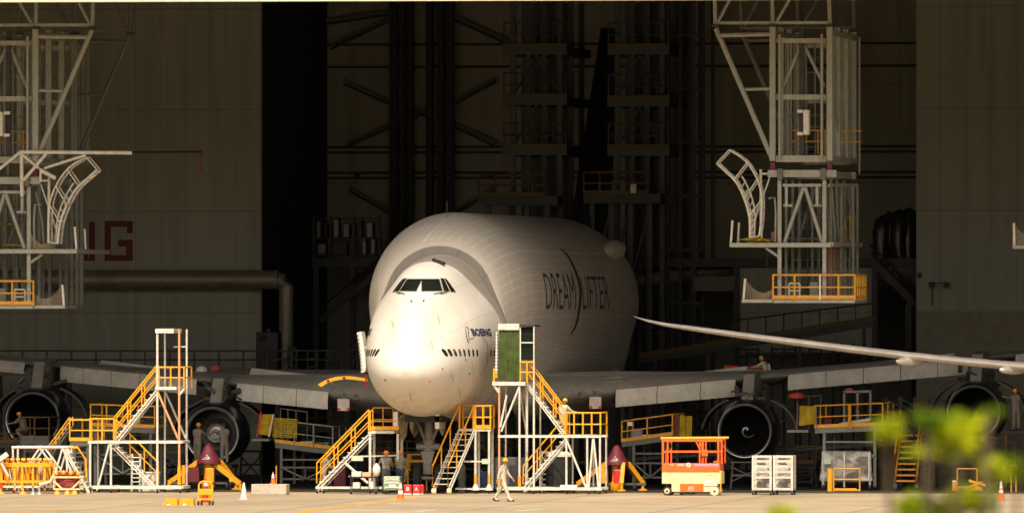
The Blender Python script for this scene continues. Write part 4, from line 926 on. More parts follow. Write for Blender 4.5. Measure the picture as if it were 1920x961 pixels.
def rail(t, pts, h, m, r=.035, sp=.9, toe=None, mids=(.5,)):
    pts = [Vector(p) for p in pts]
    t.path('guardrail', [p + UP * h for p in pts], r, m)
    for a, b in zip(pts[:-1], pts[1:]):
        for f in mids: t.rod('guardrail', a + UP * h * f, b + UP * h * f, r * .8, m)
        n = max(1, round((b - a).length / (sp if abs(b.x - a.x) > abs(b.y - a.y) else 2.4)))
        for k in range(n + 1):
            if k == n and b is not pts[-1]: continue
            p = a.lerp(b, k / n); t.rod('rail_post', p, p + UP * h, r, m)
        if toe: t.bar('toe_board', a + UP * .075, b + UP * .075, .03, toe, h=.15)
# ---- tall white stair tower on the left
Y = 5.0
t = T('stair_tower', fl(260, Y), 'tall white stair tower with yellow rails and a roofed top, left of the jet', 'access stairs', 'white mobile stair towers')
dp = 2.0
for px, top in ((169, 828), (208, 829), (295, 617), (336, 617)):
    m_ = RUSTW if px == 336 else WHITE
    t.rod('post', onfl(at(px, 925, Y), .22), at(px, top, Y), .05, m_)
    if px not in (208,): t.rod('post', onfl(atx(px, 925, Y, dp), .22), atx(px, top, Y, dp), .042, WHITE)
for yy in (Y, Y + dp):
    z = .24; t.bar('base_beam', (gx(165, Y), yy, z), (gx(341, Y), yy, z), .13, WHITE); t.bar('beam', atx(165, 828, Y, yy - Y), atx(341, 828, Y, yy - Y), .11, WHITE)
for px in (169, 341): t.bar('base_beam', (gx(px, Y), Y + .07, .24), (gx(px, Y), Y + dp - .07, .24), .11, WHITE); t.bar('beam', at(px, 828, Y) + Vector((0, .07, 0)), onfl(at(px, 828, Y)) + Vector((0, dp - .07, at(px, 828, Y).z)), .09, WHITE)
t.box('roof', at(291, 624, Y - .1), at(341, 615.5, Y + dp + .1), WHITE); t.box('deck', at(291, 730, Y - .1), at(346, 724, Y + dp + .1), WHITE)
t.box('landing', at(166, 829, Y + .06), at(214, 825, Y + dp - .06), TREAD)
t.rod('brace', at(295, 733, Y), at(334, 822, Y), .05, RUSTW); t.rod('brace', at(205, 832, Y - .03), at(182, 918, Y - .03), .045, WHITE); t.rod('brace', at(336, 740, Y), at(346, 728, Y), .05, WHITE)
t.rod('brace', atx(295, 733, Y, dp), atx(334, 822, Y, dp), .045, WHITE); t.rod('crossbar', atx(311, 650, Y, dp), atx(336, 650, Y, dp), .03, WHITE)
a = at(294, 727, Y); zt = a.z
rail(t, [(gx(295, Y), Y, zt), (gx(345, Y), Y, zt), (gx(345, Y), Y + dp, zt)], .88, YEL, .035, .55)
stairs(t, at(292, 912, Y + .5), at(211, 830, Y + .5), (0, .75, 0), 8, WHITE, YEL, 1.0, (1,))
stairs(t, at(213, 828, Y + .5), at(293, 730, Y + .5), (0, .75, 0), 9, WHITE, YEL, 1.0, (0, 1))
b_ = at(168, 828, Y); rail(t, [(gx(169, Y), Y + dp, b_.z), (gx(169, Y), Y, b_.z), (gx(214, Y), Y, b_.z)], .98, YEL, .04, .5)
for px in (170, 208, 295, 338):
    for yy in (Y, Y + dp): caster(t, Vector((gx(px, Y), yy, 0)), .1)
for px in (336, 350): t.rod('yellow_sleeve', onfl(at(px - 6 if px == 350 else px, 0, Y + (dp if px == 350 else 0)), .35), onfl(at(px - 6 if px == 350 else px, 0, Y + (dp if px == 350 else 0)), 1.15), .075, YEL)
# ladder steps and bin inside the tower
s = T('step_ladder', fl(255, 9.5), 'narrow white step ladder standing inside the left stair tower', 'ladder')
for px in (247, 262): s.rod('stile', fl(px, 9.5), at(px + 1, 850, 9.5), .05, WHITE)
for k in range(8): s.rod('rung', at(247, 857 + 7.6 * k, 9.45), at(262, 857 + 7.6 * k, 9.45), .03, WHITE)
c = fl(282, 9); s = T('waste_bin', c, 'white square waste bin at the foot of the left stair tower', 'bin')
s.part('body', MB().add([(c.x + sx * (.36 if z else .3), c.y + sy * (.3 if z else .25), .02 + z * .75) for z in (0, 1) for sx, sy in ((-1, -1), (1, -1), (1, 1), (-1, 1))], [(0, 3, 2, 1), (0, 1, 5, 4), (1, 2, 6, 5), (2, 3, 7, 6), (3, 0, 4, 7)]), PAPER); s.box('lid', (c.x - .39, c.y - .33, .77), (c.x + .39, c.y + .33, .84), PAPER, .03)
# ---- yellow railed work platform behind the tower
def work_platform(label, Y, xa, xb, pdeck, prail, dp, slope=0, mf=MIDST, mrail=YEL, toe=YEL, group=None, legs=None, ext=None, rsp=1.0, sl0=0):
    t = T('work_platform', fl((xa + xb) / 2, Y), label, 'work platform', group)
    a, b = at(xa, pdeck, Y), at(xb, pdeck + slope, Y); th = .22
    mb = MB(); mb.prism([a, b, b - UP * th, a - UP * th], (0, dp, 0)); t.part('deck', mb, mf)
    h = (pdeck - prail) * pxm(Y)
    A0, B0 = a + Vector((0, -.02, 0)), b + Vector((0, -.02, 0))
    rail(t, [A0 + Vector((0, dp, 0)), A0, B0, B0 + Vector((0, dp, 0))], h, mrail, .035, rsp, toe)
    for px in (legs or (xa + 8, xb - 8)):
        u = (px - xa) / (xb - xa); z = a.z + (b.z - a.z) * u - th
        for dy in (.1, dp - .1): t.bar('leg', (gx(px, Y), Y + dy, .15), (gx(px, Y), Y + dy, z), .12, mf)
        caster(t, Vector((gx(px, Y), Y + .1, 0)), .12)
    l = legs or (xa + 8, xb - 8); x0, x1 = gx(l[0], Y), gx(l[-1], Y); zz = min(a.z, b.z) - th
    for f in (.28, .62, .85): t.bar('crossbar', (x0 + .07, Y + .1, zz * f), (x1 - .07, Y + .1, zz * f), .08, mf)
    xm = (x0 + x1) / 2; t.rod('brace', (x0, Y + .02, zz * .62), (xm, Y + .02, zz * .28), .045, mf); t.rod('brace', (x1, Y + .02, zz * .62), (xm, Y + .02, zz * .28), .045, mf); t.rod('crossbar', (xm, Y + .02, zz * .28), (xm, Y + .02, zz * .62), .04, mf)
    return t, a, b
t, a, b = work_platform('yellow railed work platform behind the left stair tower', 8.5, 131, 172, 826, 786, 3.2, 0, MIDST, YEL, YEL)
stairs(t, at(92, 850, 9.5), at(131, 797, 9.5), (0, .8, 0), 6, MIDST, YELD, .35, (0, 1), mid=False)
for k in range(7): t.box('tread', at(134, 838 + 9 * k, 8.6), at(165, 836 + 9 * k, 9.4), MIDST)
t, a, b = work_platform('long yellow railed platform under the left outer wing, behind the stair tower', 14, 170, 290, 798, 757, 3.0, 4, MIDST, YELD, YELD, rsp=.7)
t.box('crate', at(186, 795, 15), at(214, 783, 16), MIDST); t.box('crate', at(240, 797, 15), at(270, 786, 16), DOCKD)
# ---- low white trestle with ladder ends
Y = 4.2
t = T('trestle', fl(75, Y), 'white tubular trestle frame with sloping ladder end at the far left', 'trestle')
for yy in (Y, Y + 1.2):
    t.rod('top_rail', atx(22, 838, Y, yy - Y), atx(128, 838, Y, yy - Y), .06, WHITE)
    for a, b in (((24, 838), (26, 925)), ((74, 840), (52, 872)), ((75, 840), (105, 880)), ((125, 840), (126, 925)), ((117, 840), (98, 905)), ((118, 840), (140, 905))): t.rod('strut', atx(*a, Y, yy - Y), atx(b[0], min(b[1], 922), Y, yy - Y), .045, WHITE)
    t.bar('base_beam', onfl(atx(-20, 0, Y, yy - Y), .28), onfl(atx(160, 0, Y, yy - Y), .28), .08, WHITE)
stairs(t, at(168, 922, Y), at(122, 840, Y), (0, .75, 0), 8, WHITE, YEL, .1, (), mid=False)
t.path('handrail', [at(128, 838, Y + .8), at(146, 838, Y + .8), at(160, 860, Y + .8), at(163, 918, Y + .8)], .055, YEL)
for px in (26, 75, 126, 158): caster(t, Vector((gx(px, Y), Y, 0)), .1)
# ---- yellow stanchion rack and red strapped cart
Y = 2.2
t = T('stanchion_rack', fl(50, Y), 'yellow cage rack full of yellow stanchions and white tubes at the far left', 'rack')
for yy in (Y, Y + 1.3):
    t.bar('frame_rail', atx(-6, 871, Y, yy - Y), atx(95, 871, Y, yy - Y), .16, YEL); t.bar('frame_rail', atx(-6, 902, Y, yy - Y), atx(95, 902, Y, yy - Y), .1, YEL); t.bar('frame_rail', onfl(atx(-6, 0, Y, yy - Y), .3), onfl(atx(98, 0, Y, yy - Y), .3), .09, WHITE)
    for px in (3, 28, 42, 62, 84): t.bar('post', onfl(atx(px, 0, Y, yy - Y), .15), atx(px, 866, Y, yy - Y), .09, YEL)
for k in range(38):
    px = -2 + 2.75 * k + R_.uniform(-1.5, 1.5); yy = Y + R_.uniform(.15, 1.1)
    t.rod('stanchion', onfl(atx(px, 0, Y, yy - Y), .32), at(px + R_.uniform(-5, 5), R_.uniform(858, 880), yy), R_.uniform(.03, .05), R_.choice((YEL, YEL, YEL, WHITE, YELD)))
for k in range(9): px = 10 + 10.2 * k; t.rod('roller', at(px, 861, Y), at(px + 7, 861, Y), .075, YEL)
for px in (1, 43, 62, 74): t.part('foot', MB().lathe(fl(px, Y - .1), UP, [(0, .16), (.05, .14), (.1, .06), (.3, .04)], 12, True), YEL if px in (1, 43) else STEEL, smooth=40)
t.bar('white_bar', at(-4, 863, Y - .3), at(14, 850, Y - .3), .2, WHITE); t.bar('white_bar', at(2, 866, Y - .3), at(16, 892, Y - .3), .08, WHITE)
t.path('white_hook', [at(107, 880, Y - .2), at(101, 890, Y - .2), at(95, 902, Y - .2), at(82, 906, Y - .2), at(74, 908, Y - .2)], .07, WHITE)
t.box('red_pad', at(-5, 912, Y - .2), at(5, 904, Y - .1), RED)
Y = 1.5
t = T('strap_cart', fl(125, Y), 'framed cart packed with red cargo straps beside the yellow rack', 'cart')
c0, c1 = at(101, 930, Y), at(150, 894, Y)
for yy in (Y, Y + .9):
    t.path('frame', [(c0.x, yy, .2), (c0.x, yy, c1.z), (c1.x, yy, c1.z), (c1.x, yy, .2), (c0.x, yy, .2)], .045, CREAM)
    t.rod('brace', (c0.x, yy - .01, .55), (c0.x + .35, yy - .01, .22), .04, CREAM); t.rod('brace', (c1.x, yy - .01, .55), (c1.x - .35, yy - .01, .22), .04, CREAM)
STRAP = mat('red_strap_bundle', (0.3, 0.03, 0.02), .7, var=.6, scale=9, bump=.6)
for k in range(9):
    z = .3 + .075 * k; mb = MB().path([(c0.x + .07, Y + .2, z + R_.uniform(-.02, .02)), (c0.x + .4, Y + .1 + R_.uniform(-.05, .05), z - .03), ((c0.x + c1.x) / 2, Y + .05, z + R_.uniform(-.05, .03)), (c1.x - .07, Y + .2, z)], .055, 7); t.part('strap_roll', mb, STRAP if k % 3 else MAROON, smooth=60)
for k in range(7): t.part('float_ball', MB().lathe(at(105 + 7 * k, 887 - (k % 3), Y + .3 * (k % 2)), UP, [(-.1, .02), (-.07, .08), (0, .105), (.07, .08), (.1, .02)], 12), YELD if k % 2 else YEL, smooth=60)
for px in (105, 146): caster(t, Vector((gx(px, Y), Y, 0)), .1)
for px in (107, 126, 140): t.part('foot', MB().lathe(fl(px, Y - .25), UP, [(0, .14), (.08, .12), (.16, .05)], 12, True), YEL, smooth=40)
# ---- tripod jacks
def tripod_jack(label, cx, Y, s, hood, flip):
    c = fl(cx, Y); K = 1.0 * s; t = T('tripod_jack', c, label, 'aircraft jack', 'maroon hooded yellow tripod jacks')
    def P(x, y, z): return c + Vector((x * K, y, z * K))
    zh = 1.18; zt = 2.02
    mb = MB(); rows = []
    for z, r in ((zh - .05, .52), (zh + .05, .51), (zh + .15, .45), (zh + .5, .27), (zt - .1, .15), (zt - .03, .1), (zt, .02)):
        rows.append([P(r * math.cos(k * math.pi / 6) * (1.05 if k % 4 == 0 else 1), r * math.sin(k * math.pi / 6), z + (.03 * math.sin(5 * k) if z < zh else 0)) for k in range(12)])
    hd = t.part('hood', mb.grid(rows, True), MAROON, smooth=50)
    for a, b in (((-.2, 1.32), (.12, 1.34)), ((-.12, 1.4), (.14, 1.36)), ((-.05, 1.52), (.1, 1.38))): t.bar('hood_emblem', P(a[0], -.47 + (a[1] - 1.3) * .55, a[1]), P(b[0], -.47 + (b[1] - 1.3) * .55, b[1]), .02, WHITE, parent=hd, h=.035)
    t.part('cylinder', MB().lathe(P(0, 0, .1), UP, [(0, .27 * K), (.3 * K, .27 * K), (.31 * K, .2 * K), (1.0 * K, .2 * K), (1.05 * K, .26 * K), (1.2 * K, .26 * K)], 20, True), YEL, smooth=40)
    t.part('base_cup', MB().lathe(P(0, -.35, .0), UP, [(0, .2), (.05, .24), (.3, .24), (.32, .1)], 18, True), YEL, smooth=40)
    for x, y in ((-1.75, .2), (1.05, .9), (.34 if flip else -.3, -.9)):
        if abs(x) < .5 and not flip: continue
        lg = t.bar('leg', P(max(-.46, min(.46, x)), y * .3, 1.2), P(x, y, .3), .17, YEL, h=.2); t.rod('foot_screw', P(x, y, .0), P(x, y, .34), .07 * K, YEL, lg); t.part('foot_pad', MB().lathe(P(x, y, 0), UP, [(0, .2), (.04, .2), (.08, .1)], 14, True), YEL, lg, smooth=40)
    if not flip: 
        lg = t.bar('leg', P(.3, -.1, 1.1), P(1.42, -.3, .28), .17, YEL, h=.2); t.rod('foot_screw', P(1.42, -.3, 0), P(1.42, -.3, .3), .07, YEL, lg); t.box('gusset', P(.95, -.33, .36), P(1.3, -.2, .5), YEL, parent=lg)
    t.bar('tow_frame', P(-1.6, .1, .3), P(1.3, .1, .3), .1, MIDST)
    t.box('pump_box', P(-.86, -.2, .32), P(-.38, .25, .98), YEL if flip else MAROON, .03); t.box('tank', P(-.08, -.42, .3), P(.3, -.22, .95), hood, .05)
    for x in (-.9, .8): t.part('wheel', MB().rod(P(x - .06, .1, .2), P(x + .06, .1, .2), .2, 18), DARK, smooth=40)
    return t
tripod_jack('yellow tripod jack under a maroon hood, below the left inner engine', 391, 13.6, 1.0, YEL, False)
tripod_jack('yellow tripod jack under a maroon hood, between the right stairs and the orange lift', 1156, 13.4, .97, RED, True)
# ---- stairs at the nose
Y = 5.2
t = T('boarding_stairs', fl(670, Y), 'white stairs with yellow rails climbing to a small platform left of the nose gear', 'access stairs', 'mobile stairs at the nose')
stairs(t, at(594, 912, Y), at(692, 812, Y), (.02, 1.0, 0), 10, WHITE, YEL, 1.0, (0, 1))
P = at(692, 808, Y); t.box('deck', at(690, 812, Y - .05), at(747, 806.5, Y + 1.3), WHITE); t.bar('toe_board', at(692, 802, Y - .06), at(748, 802, Y - .06), .03, YEL, h=.16)
rail(t, [(P.x, Y + 1.2, P.z), (gx(748, Y), Y + 1.2, P.z)], .98, YELD, .03, .5); t.bar('rail_post', at(693, 808, Y), at(693, 769, Y), .12, YEL); t.rod('guardrail', at(693, 789, Y + .02), at(748, 789, Y + .02), .03, YELD)
for px in (694, 746):
    for yy in (Y, Y + 1.2): t.bar('leg', (gx(px, Y), yy, .15), (gx(px, Y), yy, P.z - .1), .1, WHITE)
t.bar('base_beam', (gx(592, Y), Y, .24), (gx(748, Y), Y, .24), .1, WHITE); t.bar('crossbar', at(660, 855, Y + .05), at(748, 853, Y + .05), .06, WHITE); t.rod('brace', at(648, 868, Y), at(690, 905, Y), .06, WHITE)
t.box('notice_plate', at(659, 863, Y - .02), at(681, 854, Y + .02), mat('pale_green_plate', (.5, .58, .42), .6))
for px in (594, 607, 694, 746): caster(t, Vector((gx(px, Y), Y + .05, 0)), .12)
Y = 3.5
t = T('boarding_stairs', fl(865, Y), 'steep white steps with bright yellow rails right of the nose gear', 'access stairs', 'mobile stairs at the nose')
p0, p1 = at(811, 918, Y), at(861, 804, Y); p1 = Vector((p1.x - .26, Y + 1.9, p1.z))
stairs(t, p0, p1, (.65, 0, 0), 10, WHITE, YEL, 1.0, (0, 1), mid=False)
zt = p1.z; xa, xb = p1.x, p1.x + 1.32
t.box('deck', (xa, Y + 1.95, zt - .1), (xb, Y + 3.1, zt), WHITE); t.bar('toe_board', (xa + .68, Y + 1.93, zt + .08), (xb, Y + 1.93, zt + .08), .03, YEL, h=.17)
rail(t, [(xa, Y + 2, zt), (xa, Y + 3.05, zt), (xb, Y + 3.05, zt), (xb, Y + 1.96, zt), (xa + .68, Y + 1.96, zt)], .96, YEL, .04, .42)
t.bar('gate_post', (xa + .62, Y + 1.9, zt), (xa + .62, Y + 1.9, zt + .96), .09, YEL); t.rod('spare_rail', (xa - .55, Y + 2.6, zt + .62), (xa + .05, Y + 2.4, zt + .96), .03, YELD)
for x in (xa + .68, xb - .06):
    for yy in (Y + 1.98, Y + 3.0): t.rod('post', (x, yy, .2), (x, yy, zt - .1), .055, WHITE)
    t.rod('yellow_sleeve', (x, Y + 1.97, .42), (x, Y + 1.97, .8), .06, YEL); t.part('foot_cone', MB().lathe((x, Y + 1.98, .14), UP, [(0, .18), (.06, .15), (.26, .06)], 12, True), WHITE, smooth=40); caster(t, Vector((x, Y + 1.98, 0)), .1)
t.bar('base_beam', (p0.x + .7, Y + 1.97, .2), (xb, Y + 1.97, .2), .07, WHITE); t.bar('crossbar', (xa + .2, Y + 1.96, 1.35), (xb, Y + 1.96, 1.35), .07, WHITE); t.box('notice_plate', (xb - .36, Y + 1.9, 1.25), (xb - .08, Y + 1.92, 1.46), mat('pale_green_plate', (.5, .58, .42), .6))
for k in (0, .65): t.part('wheel', MB().rod((p0.x + k - .02, Y - .05, .12), (p0.x + k + .16, Y - .05, .12), .12, 16), CREAM, smooth=40)
BLKC = mat('black_canvas', (.012, .018, .012), .9); BLKC.node_tree.nodes['Principled BSDF'].inputs['Specular IOR Level'].default_value = .05
# ---- green curtained stair tower
Y = 4.6; dp = 2.1
t = T('stair_tower', fl(1030, Y), 'white stair tower with a green curtained cabin at the jet door, right of the nose', 'access stairs', 'white mobile stair towers')
zt = at(960, 716, Y).z; zm = at(960, 816, Y).z
for px, top in ((936, 716), (974, 716), (1001, 716), (1062, 816), (1101, 816), (1125, 816)):
    t.rod('post', onfl(at(px, 0, Y), .2), at(px, top, Y), .045, RUSTW if px == 936 else WHITE)
    t.rod('post', onfl(atx(px, 0, Y, dp), .2), onfl(atx(px, 0, Y, dp), zt if px < 1010 else zm), .04, WHITE)
t.rod('post', onfl(at(988, 0, Y + .6), .2), at(988, 716, Y + .6), .05, WHITE)
for yy in (Y, Y + dp): t.bar('base_beam', (gx(932, Y), yy, .22), (gx(1129, Y), yy, .22), .12, WHITE); t.bar('beam', (gx(934, Y), yy, zm - .03), (gx(1128, Y), yy, zm - .03), .1, WHITE)
for a, b in (((974, 724), (940, 808)), ((1063, 826), (1100, 916)), ((1112, 822), (1104, 912)), ((1113, 822), (1122, 912)), ((950, 740), (938, 800))): t.rod('brace', at(*a, Y - .03), at(*b, Y - .03), .045, WHITE)
t.rod('brace', atx(962, 726, Y, dp), atx(974, 812, Y, dp), .03, WHITE); t.rod('brace', at(925, 720, Y), at(936, 736, Y), .06, WHITE)
t.box('deck', at(923, 722, Y - .1), at(998, 714.5, Y + dp + .1), WHITE); t.box('landing', at(1060, 818, Y + .07), at(1127, 813.5, Y + dp - .07), TREAD)
t.box('roof', at(934, 618, Y - .12), atx(974, 606.5, Y, dp), WHITE); t.box('roof', at(974.5, 612, Y - .06), atx(1001, 609, Y, dp), DKST)
rows = []
for j in range(9):
    r = []
    for i in range(25):
        u = i / 24; p = at(936 + 38 * u, 618 + 93.5 * j / 8, Y - .03 + .05 * math.sin(u * 31 + .5 * math.sin(j)) * (.4 + .6 * j / 8)); r.append(p)
    rows.append(r)
t.part('curtain', MB().grid(rows), GREEN, smooth=70)
t.box('cabin_wall', at(974.5, 712, Y), atx(976.5, 611, Y, dp), PAPER); t.box('cabin_back', at(976.6, 674, Y + dp - .1), atx(988, 612, Y, dp), BLKC); t.rod('crossbar', at(976, 642, Y), at(1001, 642, Y), .025, WHITE); t.rod('post', at(1001, 716, Y), at(1001, 611, Y), .03, WHITE)
t.box('cabin_side', at(977, 674, Y + .12), at(1000, 613, Y + .16), BLKC)
for k in range(14): y = 622 + 6.2 * k; t.box('bumper', at(929.5 - .1 * k, y + 5.6, Y - .1), at(935, y, Y + .3), PAPER if k < 12 else YEL, .03)
t.rod('yellow_post', at(926, 716, Y - .05), at(927, 690, Y - .05), .05, YEL)
rail(t, [(gx(975, Y), Y + .02, zt), (gx(1001, Y), Y + .02, zt)], .84, YEL, .04, .35)
stairs(t, at(989, 720, Y + .35), at(1063, 817, Y + .35), (0, .8, 0), 10, WHITE, YEL, .95, (0, 1))
stairs(t, at(981, 914, Y + .35), at(1061, 820, Y + .35), (0, .8, 0), 10, WHITE, YEL, .92, (0,), mid=True)
rail(t, [(gx(1060, Y), Y - .02, zm), (gx(1126, Y), Y - .02, zm), (gx(1126, Y), Y + dp, zm)], .96, YEL, .038, .38)
for px in (938, 1000, 1064, 1104, 1124):
    for yy in (Y, Y + dp): caster(t, Vector((gx(px, Y), yy, 0)), .09)
for px in (936, 974): t.rod('yellow_sleeve', onfl(at(px, 0, Y), .3), onfl(at(px, 0, Y), .75), .065, YEL)
t.box('tool_tray', at(1050, 918, Y - .2), at(1085, 908, Y + .4), PAPER, .02)
# small white steps and dark bins behind that tower
s = T('step_ladder', fl(1030, 9.5), 'small white step ladder behind the lower flight of the green curtained tower', 'ladder')
for px in (1016, 1043): s.rod('stile', fl(px, 9.5), at(px, 845, 9.5), .05, WHITE)
for k in range(7): s.rod('tread', at(1016, 848 + 10 * k, 9.45), at(1043, 848 + 10 * k, 9.45), .045, WHITE)
s.bar('platform_rail', at(1014, 846, 9.5), at(1028, 846, 9.5), .06, WHITE); s.box('yellow_tag', at(1018, 862, 9.35), at(1026, 856, 9.38), YEL)
c = at(1058, 0, 9); s = T('drum_cart', fl(1060, 9), 'dark round drum with a pale lid behind the green curtained tower', 'drum')
s.part('drum', MB().lathe(fl(1048, 9), UP, [(.05, .5), (.1, .55), (1.45, .55), (1.5, .5)], 24, True), DKST, smooth=40); s.part('lid', MB().lathe(fl(1048, 9), UP, [(1.51, .6), (1.6, .6), (1.72, .4), (1.74, .02)], 24, True), PAPER, smooth=40)
# ---- orange scissor lift
Y = 1.5; dp = 1.25
t = T('scissor_lift', fl(1298, Y), 'orange and cream scissor lift with lowered platform, right of the jet', 'scissor lift')
g = fl(1298, Y); z0 = at(1298, 929, Y).z
def sp(px, py, dy=0): p = at(px, py, Y); return Vector((p.x, Y + dy, p.z - z0))
t.box('chassis', sp(1241, 907), sp(1352, 883, dp), CREAM, .03)
t.box('chassis_skirt', sp(1259, 922), sp(1341, 904.5, dp), CREAM, .03); tr = t.box('tray', sp(1275, 921, -.03), sp(1319, 906.5, .02), ORG, .02)
t.box('platform', sp(1241, 882.4, -.04), sp(1350, 869, dp + .04), ORG, .03); t.box('platform_lip', sp(1241, 883, -.06), sp(1350, 880, -.03), ORG)
for dy in (0, dp):
    for px in (1243, 1252, 1312, 1317, 1347, 1353): t.bar('rail_post', sp(px, 869, dy), sp(px, 824, dy), .08 if px in (1243, 1347) else .06, ORG)
    t.bar('guardrail', sp(1241, 826, dy), sp(1352, 826, dy), .085, ORG); t.bar('guardrail', sp(1243, 847, dy), sp(1347, 847, dy), .07, ORG)
    t.bar('brace', sp(1305, 828, dy), sp(1314, 846, dy), .05, ORG)
    t.part('foam_padding', MB().rod(sp(1239, 822, dy), sp(1360, 821.5, dy), .055, 10), YEL, smooth=40)
for px in (1243, 1352): t.bar('guardrail', sp(px, 826, .05), sp(px, 826, dp - .05), .07, ORG); t.bar('guardrail', sp(px, 847, .05), sp(px, 847, dp - .05), .06, ORG)
t.box('control_box', sp(1316.5, 855, -.2), sp(1328, 844, -.05), ORG, .02); t.box('control_panel', sp(1317, 858.5, -.18), sp(1328, 855.4, -.06), DKST)
t.box('tool_box', sp(1337, 868.8, .2), sp(1348, 864, .6), ORG)
t.part('work_light', MB().lathe(sp(1253, 836, .3), (-.3, -1, 0), [(0, .03), (.1, .16), (.14, .2), (.16, .17)], 16), MIDST, smooth=40)
wb = t.box('battery_box', sp(1320, 911, -.05), sp(1345, 901, .3), PAPER, .02); t.box('label_plate', sp(1328, 908.5, -.058), sp(1340, 903.5, -.052), PINK, parent=wb)
for px, m_ in ((1251, CREAM), (1340, CREAM)):
    for dy in (0, dp):
        c = sp(px, 921, dy); c.z = .185; wh = t.part('wheel', MB().lathe(c - Vector((0, .08, 0)), (0, 1, 0), [(0, .12), (.005, .17), (.04, .185), (.13, .185), (.16, .17)], 24, True), DARK if px == 1251 else CREAM, smooth=40)
        t.part('hub', MB().lathe(c - Vector((0, .09, 0)), (0, 1, 0), [(0, .02), (0, .1), (.02, .125), (.1, .125)], 18), CREAM if px == 1251 else PAPER, wh, smooth=40); t.part('hub_cap', MB().lathe(c - Vector((0, .1, 0)), (0, 1, 0), [(0, .01), (0, .05), (.04, .05)], 14), DKST, wh, smooth=40)
t.bar('scissor_arm', sp(1272, 926, .4), sp(1330, 923, .4), .08, MIDST); t.box('pothole_guard', sp(1284, 927, .1), sp(1300, 922.5, .6), DKST); t.box('pothole_guard', sp(1303, 927, .1), sp(1326, 923, .6), MIDST)
t.bar('ladder', sp(1352, 905, .2), sp(1352, 884, .2), .05, YELD); t.bar('ladder', sp(1351, 922, -.02), sp(1353, 882, -.02), .05, YELD)
text_on(t, 'lettering', 'JLG', WHITE, sp(1256, 873.6, -.062), sp(1264, 873.6) - sp(1256, 873.6), (0, 0, .075), .03, .25)
text_on(t, 'lettering', '2646ES', WHITE, sp(1270, 873.6, -.062), sp(1284, 873.6) - sp(1270, 873.6), (0, 0, .1), .03, .1)
t.part('number_disc', MB().lathe(sp(1291, 871.8, -.045), (0, -1, 0), [(0, .1), (.012, .1), (.013, .001)], 20), WHITE); text_on(t, 'lettering', '3', ORG, sp(1289.6, 873.4, -.062), sp(1292.4, 873.4) - sp(1289.6, 873.4), (0, 0, .085), .03)
t.box('sticker', sp(1303, 874, -.05), sp(1347, 870, -.043), PURP); text_on(t, 'lettering', 'JLG', WHITE, sp(1290, 918.5, -.036), sp(1301, 918.5) - sp(1290, 918.5), (0, 0, .15), .03, .25)
t.box('sticker', sp(1289, 919.9, -.036), sp(1302, 919.2, -.031), WHITE)
text_on(t, 'lettering', 'ST 4 1', DKST, sp(1327, 893, -.004), sp(1345, 893) - sp(1327, 893), (0, 0, .06), .01)
# ---- white shelf carts under clear plastic
CLEAR = bpy.data.materials.new('clear_plastic_sheet'); CLEAR.use_nodes = True
def clear_nodes(m, dens, col):
    nt = m.node_tree; N = nt.nodes; L = nt.links; b = N['Principled BSDF']; b.inputs['Base Color'].default_value = col; b.inputs['Roughness'].default_value = .3
    tc = N.new('ShaderNodeTexCoord'); mp = N.new('ShaderNodeMapping'); mp.inputs['Scale'].default_value = (.8, .8, 1.5); mp.inputs['Rotation'].default_value = (0, .5, 0); L.new(tc.outputs['Object'], mp.inputs[0])
    wv = N.new('ShaderNodeTexNoise'); wv.inputs['Scale'].default_value = 1.7; wv.inputs['Detail'].default_value = 3; wv.inputs['Distortion'].default_value = 1.2; L.new(mp.outputs[0], wv.inputs[0])
    sb = N.new('ShaderNodeMath'); sb.operation = 'SUBTRACT'; L.new(wv.outputs['Fac'], sb.inputs[0]); sb.inputs[1].default_value = .5
    ab = N.new('ShaderNodeMath'); ab.operation = 'ABSOLUTE'; L.new(sb.outputs[0], ab.inputs[0])
    r = N.new('ShaderNodeMapRange'); r.inputs[1].default_value = 0; r.inputs[2].default_value = .09; r.inputs[3].default_value = dens + .42; r.inputs[4].default_value = dens; L.new(ab.outputs[0], r.inputs[0]); L.new(r.outputs[0], b.inputs['Alpha'])
    r = N.new('ShaderNodeMapRange'); r.inputs[1].default_value = .42; r.inputs[2].default_value = .66; r.inputs[3].default_value = dens; r.inputs[4].default_value = dens + .5; L.new(wv.outputs['Fac'], r.inputs[0]); L.new(r.outputs[0], b.inputs['Alpha'])
clear_nodes(CLEAR, .12, (.7, .66, .58, 1))
def plastic(t, P, name, nu=12, nv=10, amp=.06, m=None, seed=0):
    a, b, c, d = [Vector(p) for p in P]; rr = random.Random(seed); rows = []; ph = [rr.uniform(0, 6) for _ in range(4)]
    for j in range(nv + 1):
        v = j / nv; r = []
        for i in range(nu + 1):
            u = i / nu; p = a.lerp(b, u).lerp(d.lerp(c, u), v); fold = math.sin(u * 9 + 4 * v + ph[0]) * .5 + math.sin(u * 17 - 7 * v + ph[1]) * .3 + math.sin(v * 13 + 5 * u + ph[2]) * .3
            r.append(p + Vector((0, amp * fold * v ** .5, 0)))
        rows.append(r)
    t.part(name, MB().grid(rows), m or CLEAR, smooth=70)
